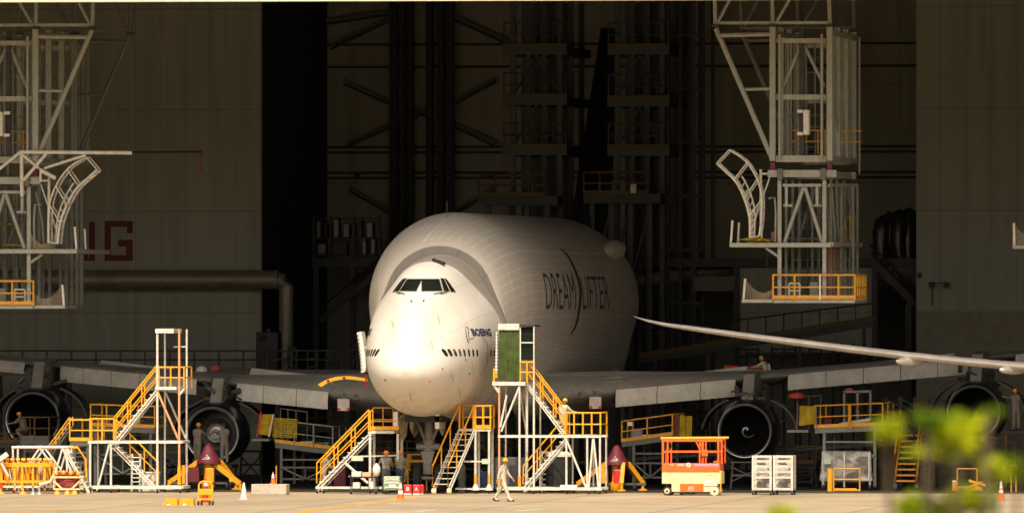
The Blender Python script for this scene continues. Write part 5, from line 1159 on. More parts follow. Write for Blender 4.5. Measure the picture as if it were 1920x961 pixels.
def shelf_cart(label, x0, x1, Y, ptop, pbot, dp=1.0):
    t = T('shelf_cart', fl((x0 + x1) / 2, Y), label, 'shelf cart', 'white shelf carts wrapped in clear plastic'); P = [at(x0 + 2, pbot, Y), at(x1 - 2, pbot, Y)]; zt = at(x0, ptop, Y).z; zb = .2
    for p in P:
        for dy in (0, dp): t.bar('upright', (p.x, Y + dy, zb), (p.x, Y + dy, zt), .09, WHITE)
    for k in range(6):
        z = zb + .05 + (zt - zb - .1) * (0, .36, .53, .7, .86, 1)[k]; t.box('shelf', (P[0].x + .046, Y - .02, z - .045), (P[1].x - .046, Y + dp, z + .045), WHITE)
    for dy in (0, dp):
        for p in P: caster(t, Vector((p.x, Y + dy, 0)), .09)
    plastic(t, ((P[0].x, Y - .06, zt), (P[1].x, Y - .06, zt), (P[1].x, Y - .06, zb + .03), (P[0].x, Y - .06, zb + .03)), 'plastic_cover', seed=int(x0))
    plastic(t, ((P[1].x + .06, Y, zt), (P[1].x + .06, Y + dp, zt), (P[1].x + .06, Y + dp, zb + .1), (P[1].x + .06, Y, zb + .1)), 'plastic_cover', m=PAPER, amp=.02, seed=int(x1)); return t
shelf_cart('white shelf cart wrapped in clear plastic, the left of two beside the right inner engine', 1410, 1447, 3.2, 853, 921)
shelf_cart('white shelf cart wrapped in clear plastic, the right of two beside the right inner engine', 1450, 1487, 3.2, 853, 921)
# ---- big rack draped in plastic, yellow barrier in front
Y = 15.6; COVER = bpy.data.materials.new('milky_plastic_sheet'); COVER.use_nodes = True; clear_nodes(COVER, .3, (.62, .61, .57, 1))
t = T('draped_rack', fl(1588, Y), 'wide wheeled rack draped in milky plastic behind a yellow barrier', 'rack'); zt = at(1588, 846, Y).z; zb = .42
for px in (1543, 1583, 1631):
    for dy in (0, 1.4): t.bar('upright', onfl(at(px, 0, Y + dy), .15), onfl(at(px, 0, Y + dy), zt), .08, WHITE)
for z in (zb, 1.0, zt): t.bar('shelf_beam', (gx(1543, Y), Y, z), (gx(1631, Y), Y, z), .07, MIDST)
t.box('load', at(1548, 905, Y + .3), at(1626, 860, Y + 1.2), DKST)
plastic(t, (at(1542, 845, Y - .08), at(1632, 847, Y - .08), onfl(at(1636, 0, Y - .12), zb), onfl(at(1537, 0, Y - .12), zb)), 'plastic_cover', 22, 16, .1, COVER, 5); plastic(t, (at(1632, 847, Y - .06), at(1632, 847, Y + 1.4), onfl(at(1637, 0, Y + 1.4), zb), onfl(at(1637, 0, Y - .1), zb)), 'plastic_cover', 10, 10, .04, COVER, 9)
for px in (1583, 1629): t.bar('tape_strip', at(px, 849, Y - .2), onfl(at(px, 0, Y - .25), zb + .05), .05, PAPER, h=.012)
t.box('paper_notice', at(1545, 869, Y - .26), at(1558, 859, Y - .25), mat('pale_green_plate', (.5, .58, .42), .6))
for px in (1543, 1631): caster(t, fl(px, Y), .13)
Y = 13.6; t = T('barrier', fl(1580, Y), 'yellow tube barrier with one thick post in front of the draped rack', 'barrier')
t.rod('thick_post', fl(1556, Y), at(1556, 877, Y), .11, YEL)
for px in (1563, 1612): t.rod('post', fl(px, Y), at(px, 878, Y), .035, YELD)
for py in (878, 898, 918): t.rod('crossbar', at(1563, py, Y), at(1612, py, Y), .035, YELD)
t.bar('base_beam', onfl(at(1565, 0, Y), .08), onfl(at(1606, 0, Y), .08), .1, YEL)
# ---- yellow tread stairs seen end on
Y = 16; t = T('boarding_stairs', fl(1698, Y), 'yellow edged steps seen end on, half behind the blurred leaves', 'access stairs')
xa, xb = gx(1678, Y), gx(1718, Y)
for k in range(9): y_ = Y + .3 * k; z = .42 + .24 * k; t.box('tread', (xa + .05, y_, z - .03), (xb - .05, y_ + .28, z), DOCKD); t.box('tread_edge', (xa + .05, y_ - .02, z - .05), (xb - .05, y_ - .003, z + .03), YELD)
for x in (xa, xb):
    t.bar('stringer', (x, Y, .36), (x, Y + 2.6, 2.5), .06, YELD, h=.2); t.path('handrail', [(x, Y - .05, .4), (x, Y - .05, 1.55), (x, Y + 2.4, 3.4)], .045, YELD); t.part('wheel', MB().rod((x - .08, Y + .3, .18), (x + .08, Y + .3, .18), .18, 16), MIDST, smooth=40)
# ---- yellow tow bar machine and cones
Y = 8.5; t = T('tow_tractor', fl(1818, Y), 'low yellow pallet mover with a folded arm near the right edge', 'pallet mover')
t.box('body', (gx(1786, Y), Y, .1), (gx(1842, Y), Y + .7, .3), YEL, .04); t.box('battery', (gx(1785, Y), Y - .02, .1), (gx(1795, Y), Y + .6, .46), YEL, .03); t.box('cap', (gx(1785, Y), Y - .03, .47), (gx(1793, Y), Y + .3, .54), PAPER, .02)
t.bar('arm', at(1817, 900, Y), at(1848, 909, Y), .1, YEL); t.bar('arm', at(1812, 914, Y), at(1840, 902, Y), .08, YEL)
t.part('wheel', MB().rod((gx(1846, Y), Y + .1, .26), (gx(1846, Y), Y + .3, .26), .26, 20), DKST, smooth=40); t.part('wheel', MB().rod((gx(1835, Y), Y + .35, .24), (gx(1835, Y), Y + .55, .24), .24, 20), YELD, smooth=40)
t = T('barrier', fl(1815, 12), 'thin yellow frame standing behind the yellow pallet mover', 'barrier')
for px in (1795, 1832, 1896, 1905): t.rod('post', fl(px, 12), at(px, 878 if px < 1880 else 870, 12), .035, YELD)
t.rod('crossbar', at(1795, 878, 12), at(1832, 878, 12), .03, YELD); t.rod('crossbar', at(1832, 905, 12), at(1905, 902, 12), .03, DKST); t.rod('crossbar', at(1896, 872, 12), at(1905, 872, 12), .03, YELD)
def cone(label, px, pyb, h, mo, mw, bands, z=0, Y=None, r=None):
    p = ground_at(px, pyb) if Y is None else Vector((gx(px, Y), Y, 0)); p = Vector((p.x, p.y, z)); r = r or h * .2
    t = T('traffic_cone', p, label, 'traffic cone')
    t.part('cone', MB().lathe(p, UP, [(.03, r), (h, r * .18), (h + .005, .01)], 20), mo, smooth=40); t.part('base', MB().box(p + Vector((-r * 1.25, -r * 1.25, 0)), p + Vector((r * 1.25, r * 1.25, .035)), .012), mo)
    for f0, f1 in bands:
        rr = lambda f: r + (r * .18 - r) * f + .006
        t.part('band', MB().lathe(p, UP, [(h * f0, rr(f0)), (h * f1, rr(f1))], 20), mw, smooth=40)
    return t
cone('slim red and white traffic cone near the right edge', 1877, 936.5, .8, CONEO, CONEW, ((.38, .52), (.6, .95)), r=.13)
cone('orange cone with two white bands in front of the green tool chest', 751, 935, .72, CONEO, CONEW, ((.3, .5), (.62, .9)))
cone('faded pink and white traffic cone beside the concrete block', 457, 936, .7, PINK, PAPER, ((.45, .98),), r=.16)
cone('small orange cone standing on the concrete block', 512, 0, .5, CONEO, CONEW, ((.5, .85),), z=.45, Y=1.4)
p0 = Vector((gx(471, 1), 1.0, 0)); p1 = Vector((gx(537, 1), 1.9, .445)); t = T('concrete_block', (p0.x + .7, 1.4, 0), 'long pale concrete block lying on the apron left of the nose', 'concrete block')
t.box('block', p0, p1, CONC, .03); t.rod('marker_rod', (gx(518, 1.7), 1.7, .445), (gx(518, 1.7), 1.7, 1.2), .025, YELD)
# ---- yellow hand trolley holding a cone, wheel chocks
p = ground_at(386, 946); Y = p.y; t = T('hand_trolley', p, 'small yellow hand trolley on black wheels holding a red and white cone', 'trolley'); m = pxm(Y)
def hp(px, py, dy=0): q = at(px, py, Y); return Vector((q.x, Y + dy, q.z))
for px in (373, 398): t.bar('upright', hp(px, 938), hp(px, 908), .07, YEL)
t.path('handle', [hp(373, 910), hp(375, 904), hp(380, 902), hp(391, 902), hp(396, 904), hp(398, 910)], .045, YEL); t.box('panel', hp(371, 927, -.04), hp(399, 915.5, .02), YEL, .015); t.box('panel', hp(371, 937, -.04), hp(399, 932.5, .3), YEL, .015)
for k, px in enumerate((377, 385, 393)): t.box('reflector', hp(px - 3, 932.4, -.045), hp(px + 3, 927.1, -.02), RED if k == 1 else ORG)
for px in (372, 378, 393, 399): t.part('wheel', MB().rod(hp(px - 1.5, 942), hp(px + 1.5, 942), .09, 14), DARK, smooth=40)
t2 = cone('red and white cone leaning in the yellow hand trolley', 386, 0, .95, mat('signal_red', (.8, .05, .015), .5), CONEW, ((.35, .5), (.68, .92)), z=.1, Y=Y + .24, r=.2)
for k, (x0, x1) in enumerate(((305, 333), (335, 363))):
    p = ground_at((x0 + x1) / 2, 947); Y = p.y; t = T('wheel_chock', p, ('left', 'right')[k] + ' of two low yellow wheel chocks on the apron', 'wheel chock', 'yellow wheel chocks'); a, b = gx(x0, Y), gx(x1, Y)
    mb = MB().prism([(a, Y, 0), (b, Y, 0), (b - .02, Y, .24), (b - .2, Y, .3), (a + .12, Y, .28), (a + .03, Y, .16)], (0, .5, 0)); t.part('block', mb, YEL); t.part('side_hole', MB().rod(((a + b) / 2 + .1 * (1 if k else -1), Y - .004, .13), ((a + b) / 2 + .1 * (1 if k else -1), Y + .02, .13), .075, 14), YELD, smooth=40); t.box('rope_grip', ((a + b) / 2 - .12, Y - .05, .01), ((a + b) / 2 + .02, Y - .003, .07), PAPER, .01)
# ---- tool trolley, green tool chest, red boxes
Y = 3.2; t = T('tool_trolley', fl(680, Y), 'dark two tier trolley with paper boxes on top, under the nose stairs', 'trolley')
x0, x1 = gx(658, Y), gx(705, Y); zt = at(680, 893, Y).z
for x in (x0, x1):
    for dy in (0, .6): t.bar('upright', (x, Y + dy, .12), (x, Y + dy, zt), .045, DKST)
    caster(t, Vector((x, Y, 0)), .1)
for z in (.22, zt): t.box('tray', (x0 + .03, Y - .02, z - .05), (x1 - .03, Y + .62, z), DKST)
t.rod('handle', (x0 - .08, Y, zt + .02), (x0 - .08, Y + .6, zt + .02), .03, STEEL)
single('cardboard_box', MB().box((x0 + .02, Y + .05, zt + .004), (x0 + .42, Y + .45, zt + .22), .02), PAPER, 'pale box on the left of the tool trolley top', 'box', (x0 + .2, Y + .2, zt))
single('cardboard_box', MB().box((x0 + .46, Y + .05, zt + .004), (x0 + .84, Y + .45, zt + .19), .02), mat('peach_box', (.7, .4, .24), .8), 'peach coloured box on the right of the tool trolley top', 'box', (x0 + .6, Y + .2, zt))
single('parts_bin', MB().box((x0 + .06, Y + .1, .226), (x0 + .36, Y + .5, .5), .03), PAPER, 'grey parts bin on the lower tray of the tool trolley', 'bin', (x0 + .2, Y + .2, .22))
single('plastic_jar', MB().lathe((x1 - .2, Y + .15, .226), UP, [(0, .1), (.24, .1), (.27, .06), (.34, .06)], 14, True), PAPER, 'white jar on the lower tray of the tool trolley', 'jar', (x1 - .2, Y + .15, .22), smooth=40)
c = at(706, 879, Y); single('plastic_bag', MB().lathe(c, UP, [(-.3, .02), (-.26, .12), (-.05, .17), (.12, .15), (.22, .06), (.26, .02)], 14), PAPER, 'white plastic bag hanging at the right end of the tool trolley', 'bag', c, smooth=70)
Y = 2.6; t = T('tool_chest', fl(734, Y), 'green rolling tool chest with pale drawer fronts near the nose gear', 'tool chest'); x0, x1 = gx(719, Y), gx(750, Y); zt = at(734, 892, Y).z
t.box('body', (x0, Y, .18), (x1, Y + .6, zt), TOOLG, .02)
for z0_, z1_ in ((.86, .98), (.72, .83), (.58, .68), (.33, .41)): d = t.box('drawer', (x0 + .04, Y - .025, z0_ * zt), (x1 - .04, Y - .003, z1_ * zt), mat('pale_drawer_green', (.55, .66, .5), .4)); t.rod('pull', (x0 + .08, Y - .04, z1_ * zt - .015), (x1 - .08, Y - .04, z1_ * zt - .015), .014, STEEL, d)
t.box('paper_label', ((x0 + x1) / 2 - .12, Y - .012, .43 * zt), ((x0 + x1) / 2 + .18, Y - .004, .56 * zt), PAPER)
for x in (x0 + .08, x1 - .08): caster(t, Vector((x, Y + .1, 0)), .09)
for k, (xa, xb) in enumerate(((757, 771.5), (774, 787), (787.6, 793))):
    Y = 2.2 + .35 * (k == 2); a, b = gx(xa, Y), gx(xb, Y); t = T('oil_case', ((a + b) / 2, Y, 0), ('leftmost red case with white markings beside the orange cone', 'middle red case with a white letter beside the orange cone', 'narrow red case half hidden at the end of the row')[k], 'case', 'red cases by the nose gear')
    t.box('case', (a, Y, .05), (b, Y + .4, .42), RED, .03); t.box('foot_strip', (a + .01, Y + .01, 0), (b - .01, Y + .39, .07), PAPER)
    if k < 2: text_on(t, 'lettering', ('8', 'A')[k], WHITE, ((a + b) / 2 - .07, Y - .004, .16), (.14, 0, 0), (0, 0, .17), .03)
# grey cabinet, blue drum and clutter between the stairs
Y = 9.5; t = T('equipment_cabinet', fl(950, Y), 'grey steel cabinet behind the walking worker', 'cabinet'); t.box('body', onfl(at(926, 0, Y), .12), at(990, 856, Y + .8), mat('grey_cabinet_paint', (.12, .125, .14), .5), .03); t.box('door', at(929, 908, Y - .03), at(956, 860, Y - .003), mat('grey_cabinet_paint', (.12, .125, .14), .5)); t.box('door', at(960, 908, Y - .03), at(987, 860, Y - .003), mat('grey_cabinet_paint', (.12, .125, .14), .5))
Y = 8.5; t = T('oil_drum', fl(907, Y), 'dark blue drum under the platform of the steep yellow steps', 'drum'); t.part('drum', MB().lathe(fl(907, Y), UP, [(.02, .29), (.3, .29), (.32, .305), (.34, .29), (.6, .29), (.62, .305), (.64, .29), (.9, .29)], 24, True), BLUE, smooth=30); t.part('bung', MB().rod(fl(903, Y) + UP * .9, fl(903, Y) + UP * .93, .04, 10), STEEL)
t = T('gas_cylinder', fl(866, 9), 'pale upright gas cylinder behind the steep yellow steps', 'gas cylinder'); t.part('bottle', MB().lathe(fl(866, 9), UP, [(0, .17), (1.05, .17), (1.2, .1), (1.25, .04), (1.32, .04)], 18, True), DOCKD, smooth=40); t.rod('valve', fl(866, 9) + UP * 1.3, fl(866, 9) + UP * 1.42, .03, STEEL)
Y = 12; t = T('step_stand', fl(782, Y), 'small dim yellow step stand behind the nose wheels', 'step stand')
for px in (765, 800):
    for dy in (0, .8): t.rod('leg', fl(px, Y + dy), at(px, 851, Y + dy), .04, YELD)
t.box('deck', at(763, 866, Y), at(812, 861, Y + .8), YELD); t.rod('guardrail', at(763, 852, Y), at(812, 850, Y), .035, YELD); stairs(t, at(752, 912, Y), at(766, 864, Y), (0, .7, 0), 4, YELD, YELD, .3, (0, 1), mid=False)
# ---- low docks standing under both wings
G = 'wing docks under the jet'
t, a, b = work_platform('sloping wing dock with yellow nets under the left inner wing', 18, 516, 624, 829, 786, 4, 13, MIDST, DOCKD, YELD, G, (527, 618), rsp=.8)
t.box('extension_deck', at(472, 826, 18.2), at(517, 821, 20), DOCKD); t.part('net', net(MB(), (at(491, 777, 18), at(513, 777, 18), at(507, 815, 18), at(486, 813, 18)), 14, 14, .019), NETY)
t.part('net', net(MB(), (at(514, 783, 17.9), at(557, 786, 17.9), at(556, 820, 17.9), at(511, 818, 17.9)), 15, 9, .016), NETY); t.rod('red_pole', at(482, 818, 17.8), at(489, 772, 17.8), .035, RED); t.rod('white_pole', at(504, 818, 17.7), at(513, 776, 17.7), .035, WHITE)
for k, (px, w_, h_) in enumerate(((560, 30, 6), (590, 24, 8), (606, 14, 10))): single('tool_case', MB().box(at(px, 827 + (px - 516) * .12, 19), at(px + w_, 827 + (px - 516) * .12 - h_, 19.6), .03), (WHITE, MIDST, DOCKD)[k], ('long pale case', 'grey case', 'upright small case')[k] + ' lying on the left wing dock deck', 'case', at(px, 827, 19))
c_ = at(535, 773, 20)
for px in (526, 540, 555, 576): t.rod('frame', at(px, 765 + (px - 526) * .14, 21), at(px, 830, 21), .03, MIDST)
t.rod('frame', at(526, 765, 21), at(576, 772, 21), .03, MIDST)
t, a, b = work_platform('sloping wing dock with rusty nets under the right inner wing, behind the jack', 18, 1166, 1261, 828, 789, 4, -13, MIDST, YELD, YELD, G, (1188, 1250), rsp=.9)
for k, px in enumerate((1265, 1276, 1288)): t.part('net', net(MB(), (at(px, 776 + 2 * k, 18.5), at(px + 9, 780, 18.5), at(px + 8, 818, 18.5), at(px - 1, 817, 18.5)), 5, 13, .02), (LADR, NETY, NETY)[k])
single('wrapped_board', MB().box(at(1183, 822, 19), at(1206, 803, 19.4), .03), mat('mauve_wrap', (.25, .22, .27), .6), 'mauve wrapped panel propped on the right inner wing dock', 'board', at(1190, 822, 19)); single('tool_case', MB().box(at(1203, 820, 18.6), at(1242, 814, 19.2), .03), PAPER, 'long pale case lying on the right inner wing dock', 'case', at(1220, 820, 18.6))
t_l = T('work_lamp', at(1182, 795, 17.8), 'white work lamp hanging from the rail of the right inner wing dock', 'lamp'); t_l.box('housing', at(1176, 798, 17.8), at(1187, 790, 17.95), PAPER, .03); t_l.rod('hook', at(1181, 790, 17.87), at(1181, 785, 17.87), .02, DKST)
t, a, b = work_platform('wing dock with a bright yellow net under the right outer wing', 16, 1528, 1655, 802, 760, 4.5, -5, DOCKD, YEL, YEL, G, (1545, 1640), rsp=1.35)
t.box('extension_deck', at(1476, 810, 16.2), at(1528.5, 804, 19), DOCKD); t.part('net', net(MB(), (at(1500, 761, 15.9), at(1529, 762, 15.9), at(1531, 792, 15.9), at(1499, 797, 15.9)), 12, 13, .02), NETY); t.rod('white_pole', at(1530, 805, 15.8), at(1530, 760, 15.8), .03, DOCKD); t.rod('red_pole', at(1494, 804, 15.8), at(1496, 756, 15.8), .03, LADR)
for px in (1583, 1608, 1632): t.bar('tall_frame', at(px, 797, 17), at(px, 734, 17), .1, DOCKD)
t.bar('tall_frame', at(1581, 734, 17), at(1634, 733, 17), .1, DOCKD); t.rod('hazard_post', at(1594, 802, 15.7), at(1594, 757, 15.7), .05, YELD)
for k, px in enumerate((1495, 1517, 1539)): t.rod('back_rail', at(px, 803, 20), at(px, 741, 20), .035, MIDST)
t.rod('back_rail', at(1478, 745, 20), at(1540, 741, 20), .035, MIDST)
single('red_cover', MB().lathe(at(1493, 742, 19.5), UP, [(-.1, .02), (-.09, .33), (.02, .36), (.14, .24), (.18, .02)], 14), mat('dull_red_cover', (.45, .06, .04), .6), 'dull red cover on the back rail of the right outer wing dock', 'cover', at(1493, 742, 19.5), smooth=60)
single('red_cover', MB().box(at(1585, 733, 17.2), at(1600, 727, 17.6), .05), mat('dull_red_cover', (.45, .06, .04), .6), 'dull red cover on top of the tall grey frame of the outer wing dock', 'cover', at(1592, 733, 17.2), smooth=60)
single('tool_case', MB().box(at(1545, 800, 17), at(1562, 783, 17.5), .03), MAROON, 'maroon case standing on the right outer wing dock', 'case', at(1553, 800, 17)); single('rolled_sheet', MB().rod(at(1574, 796, 16.6), at(1632, 786, 16.6), .09, 12), PAPER, 'pale rolled sheet lying on the right outer wing dock', 'roll', at(1600, 792, 16.6), smooth=40)
# stand in front of the left outer engine
t, a, b = work_platform('dim maintenance stand in front of the left outer engine', 20, 38, 92, 823, 781, 2.5, 0, MIDST, YELK, MIDST, None, rsp=.7)
single('tool_case', MB().box(at(44, 822, 20.5), at(70, 815, 21), .03), mat('dull_red_cover', (.45, .06, .04), .6), 'red case on the stand in front of the left outer engine', 'case', at(57, 822, 20.5))
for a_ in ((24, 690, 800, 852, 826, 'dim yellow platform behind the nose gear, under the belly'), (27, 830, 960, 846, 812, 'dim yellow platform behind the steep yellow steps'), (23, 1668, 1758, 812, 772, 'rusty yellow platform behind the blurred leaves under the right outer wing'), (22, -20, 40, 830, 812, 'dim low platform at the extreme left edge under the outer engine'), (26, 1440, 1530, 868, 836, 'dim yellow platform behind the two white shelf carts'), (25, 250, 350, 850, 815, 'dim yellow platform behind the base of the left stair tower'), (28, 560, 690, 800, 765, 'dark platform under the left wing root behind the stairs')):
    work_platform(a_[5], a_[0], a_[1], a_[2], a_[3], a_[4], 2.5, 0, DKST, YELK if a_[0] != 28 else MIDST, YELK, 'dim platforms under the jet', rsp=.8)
# further dim clutter under the wings
def dim_stand(label, px, Y, w_, ptop, m_):
    t = T('trestle', fl(px, Y), label, 'trestle', 'dim trestles under the jet')
    for s in (-1, 1):
        for dy in (0, 1.2): t.rod('leg', fl(px + s * w_ / 2, Y + dy), at(px + s * w_ / 2 * .85, ptop, Y + dy), .05, m_)
        t.rod('brace', fl(px + s * w_ / 2, Y) + UP * .3, at(px - s * w_ / 2, ptop + 8, Y), .035, m_)
    for py in (ptop, ptop + 25, 890): t.rod('crossbar', at(px - w_ / 2, py, Y), at(px + w_ / 2, py, Y), .045, m_)
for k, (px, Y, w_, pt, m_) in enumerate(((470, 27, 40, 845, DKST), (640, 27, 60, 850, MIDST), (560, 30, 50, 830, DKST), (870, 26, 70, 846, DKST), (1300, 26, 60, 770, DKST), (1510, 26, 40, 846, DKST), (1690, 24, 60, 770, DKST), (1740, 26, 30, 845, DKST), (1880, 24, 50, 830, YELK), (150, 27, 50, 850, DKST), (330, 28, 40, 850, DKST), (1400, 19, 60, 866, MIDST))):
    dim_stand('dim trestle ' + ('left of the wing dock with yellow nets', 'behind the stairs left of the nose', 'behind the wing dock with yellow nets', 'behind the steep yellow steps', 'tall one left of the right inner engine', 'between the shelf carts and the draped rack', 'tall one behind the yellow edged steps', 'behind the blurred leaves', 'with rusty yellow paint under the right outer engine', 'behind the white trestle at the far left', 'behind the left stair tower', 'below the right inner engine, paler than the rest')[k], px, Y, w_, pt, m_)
t = T('engine_stand', fl(1860, 26), 'pale triangular engine stand below the right outer engine', 'engine stand')
t.rod('crossbar', at(1790, 820, 26), at(1900, 820, 26), .035, MIDST)
for a, b in ((1855, 862), (1866, 858), (1870, 880), (1880, 890), (1800, 840)): t.rod('leg', at(a, 820, 26), at(b, 880, 26), .03, MIDST)
t = T('maroon_tank', fl(640, 16), 'large maroon tank behind the stairs left of the nose', 'tank'); t.box('tank', onfl(at(625, 0, 16), .1), at(655, 868, 17), MAROON, .06); t.box('cap', at(634, 868, 16.2), at(646, 862, 16.6), MAROON, .02)
t = T('net_panel', fl(1727, 17), 'rusty yellow net panel behind the blurred leaves', 'net'); t.part('net', net(MB(), (at(1716, 752, 17), at(1740, 752, 17), at(1740, 790, 17), at(1716, 790, 17)), 8, 10, .02), YELK)
for px in (1714, 1742): t.rod('post', fl(px, 17), at(px, 745, 17), .05, DKST)
for k, px in enumerate((1660, 1690)):
    t = T('scaffold_frame', fl(px, 19), ('left', 'right')[k] + ' of two dark lattice frames under the right outer wing', 'scaffold', 'dark lattice frames')
    for dx in (0, 26): t.rod('upright', fl(px + dx, 19), at(px + dx, 744, 19), .06, DKST)
    for j in range(5): t.rod('lattice', at(px, 748 + 12 * j, 19), at(px + 26, 760 + 12 * j, 19), .035, DKST)
# red covers on the right wing
c = at(1370, 691, 33); single('red_cover', MB().box(c - Vector((.32, 0, .16)), c + Vector((.32, .5, .16)), .05), mat('signal_orange_cover', (.75, .07, .02), .6), 'bright red cover on the edge of the raised panel on the right wing', 'cover', c, smooth=60)
c = at(1418, 688, 31); single('red_cover', MB().lathe(c, UP, [(-.12, .02), (-.1, .42), (.02, .4), (.12, .2), (.14, .02)], 14), mat('dull_red_cover', (.45, .06, .04), .6), 'dull red cover beside the worker on the right wing', 'cover', c, smooth=60)
c = at(403, 690, 29); single('red_cover', MB().box(c - Vector((.2, 0, .12)), c + Vector((.2, .4, .12)), .05), mat('dull_red_cover', (.45, .06, .04), .6), 'red cover lying on the left wing above the inner engine', 'cover', c, smooth=60)
c = at(378, 691, 29); single('white_bundle', MB().lathe(c, UP, [(-.14, .02), (-.12, .26), (.04, .24), (.12, .12), (.15, .02)], 14), PAPER, 'pale bundle lying on the left wing above the inner engine', 'bundle', c, smooth=60)
# ---------------------------------------------------------------- people
SKIN = mat('skin', (0.42, 0.23, 0.14), .55)
SKIN_D = mat('eyes_and_brows', (0.03, 0.02, 0.015), .5)
def rx(v, a): c, s = math.cos(a), math.sin(a); return Vector((v.x, v.y * c - v.z * s, v.y * s + v.z * c))
def person(label, base, yaw, cloth, hat, legs=((0, 0), (0, 0)), arms=((5, 8, 15), (5, 8, 15)), lean=0, hd=0, trousers=None, h=1.72, shoe=None, anchor='foot', group=None, spread=.1):
    """legs: (thigh forward, knee bend) left, right; arms: (forward, outward, elbow bend) left, right, in degrees; facing +Y before yaw"""
    D = math.radians; K = h / 1.75; J = {}
    def down(fwd, length): return Vector((0, math.sin(D(fwd)), -math.cos(D(fwd)))) * length
    pel = Vector((0, 0, .96))
    tilt = lambda v: rx(v, -D(lean))
    J['pel'] = pel; J['spine'] = pel + tilt(Vector((0, .0, .2))); J['chest'] = pel + tilt(Vector((0, .01, .4))); J['neck'] = pel + tilt(Vector((0, .0, .545))); J['head'] = J['neck'] + tilt(Vector((0, .015, .06)))
    E = [('pel', 'spine'), ('spine', 'chest'), ('chest', 'neck'), ('neck', 'head')]; Rr = {'pel': (.155, .115), 'spine': (.145, .105), 'chest': (.165, .115), 'neck': (.06, .06), 'head': (.055, .055)}
    for s, nm, (th, kn) in ((-1, 'l', legs[0]), (1, 'r', legs[1])):
        hip = pel + Vector((s * spread, 0, -.06)); kne = hip + down(th, .43); ank = kne + down(th - kn, .42); toe = ank + rx(Vector((s * .02, .16, -.05)), D(-(kn - th) * .55 if kn > th else 0))
        J[nm + 'hip'], J[nm + 'kne'], J[nm + 'ank'], J[nm + 'toe'] = hip, kne, ank, toe
        E += [('pel', nm + 'hip'), (nm + 'hip', nm + 'kne'), (nm + 'kne', nm + 'ank'), (nm + 'ank', nm + 'toe')]; Rr.update({nm + 'hip': (.1, .1), nm + 'kne': (.072, .072), nm + 'ank': (.055, .055), nm + 'toe': (.042, .034)})
    hands = []
    for s, nm, (fw, out, eb) in ((-1, 'l', arms[0]), (1, 'r', arms[1])):
        sh = pel + tilt(Vector((s * .19, -.01, .48)))
        def dirv(f): v = Vector((s * math.sin(D(out)), 0, -math.cos(D(out)))); return rx(v, D(f))
        elb = sh + dirv(fw) * .29; wr = elb + dirv(fw + eb) * .26; d = dirv(fw + eb)
        J[nm + 'sh'], J[nm + 'elb'], J[nm + 'wr'] = sh, elb, wr; E += [('chest', nm + 'sh'), (nm + 'sh', nm + 'elb'), (nm + 'elb', nm + 'wr')]; Rr.update({nm + 'sh': (.072, .072), nm + 'elb': (.05, .05), nm + 'wr': (.034, .03)})
        lat = Vector((0, 1, 0)) if abs(d.y) < .8 else UP; lat = (lat - d * lat.dot(d)).normalized(); nrm = d.cross(lat).normalized() * s
        palm = wr + d * .085; J[nm + 'palm'] = palm; E.append((nm + 'wr', nm + 'palm')); Rr[nm + 'palm'] = (.04, .022)
        for k, (off, ln) in enumerate(((-.03, .062), (-.01, .075), (.011, .08), (.031, .07))):
            a = palm + lat * off + d * .012; b = a + d * ln * .5 - nrm * .008; c = b + d * ln * .45 - nrm * .022
            for q, p in (('a', a), ('b', b), ('c', c)): J[nm + 'f%d' % k + q] = p
            E += [(nm + 'palm', nm + 'f%da' % k), (nm + 'f%da' % k, nm + 'f%db' % k), (nm + 'f%db' % k, nm + 'f%dc' % k)]
            for q, r in (('a', .0105), ('b', .0095), ('c', .0075)): Rr[nm + 'f%d' % k + q] = (r, r)
        a = wr + d * .035 + lat * .035; b = a + d * .035 + lat * .022 - nrm * .01; J[nm + 'ta'], J[nm + 'tb'] = a, b; E += [(nm + 'wr', nm + 'ta'), (nm + 'ta', nm + 'tb')]; Rr[nm + 'ta'] = (.013, .013); Rr[nm + 'tb'] = (.009, .009)
        hands.append(wr)
    low = min(J[n + 'ank'].z for n in 'lr') - .085
    if anchor == 'knee': low = min(J[n + 'kne'].z for n in 'lr') - .07
    for k in J: J[k] = J[k] - UP * low
    hands = [v - UP * low for v in hands]
    names = list(J); me = bpy.data.meshes.new('body_cage'); me.from_pydata([J[n] for n in names], [(names.index(a), names.index(b)) for a, b in E], []); me.update()
    o = bpy.data.objects.new('body_cage', me); COL.objects.link(o); sk_ = o.modifiers.new('skin', 'SKIN'); sk_.use_smooth_shade = True; ss = o.modifiers.new('sub', 'SUBSURF'); ss.levels = 1; ss.render_levels = 1
    for i, n in enumerate(names): me.skin_vertices[0].data[i].radius = tuple(r * (1.0 if ('palm' in n or (n[1:2] in 'ft' and n[-1] in 'abc') or n in ('neck', 'head') or n.endswith('wr')) else 1.28) for r in Rr[n]); me.skin_vertices[0].data[i].use_root = (n == 'pel')
    bm = bmesh.new(); ev = bpy.data.meshes.new_from_object(o.evaluated_get(bpy.context.evaluated_depsgraph_get())); bm.from_mesh(ev); bpy.data.objects.remove(o); bpy.data.meshes.remove(ev)
    for f in bm.faces:
        c = f.calc_center_median(); f.smooth = True; f.material_index = 0
        if min((c - w).length for w in hands) < .2 and any((c - J[n + 'elb']).length > .235 and (c - J[n + 'wr']).length < .22 for n in 'lr'): f.material_index = 1
        elif (c - J['head']).length < .07 or c.z > J['neck'].z + .015 and (c - J['neck']).length < .1: f.material_index = 1
        elif trousers and c.z < J['pel'].z + .06 and all((c - J[n + 'elb']).length > .2 for n in 'lr'): f.material_index = 2
    # head: one surface with brow, nose, chin, ears
    hc = J['head'] + tilt(Vector((0, .02, .105))); rows = 18; cols = 24
    def hp_(v):
        return hc + rx(v, -D(lean * .5 - hd))
    vv = []
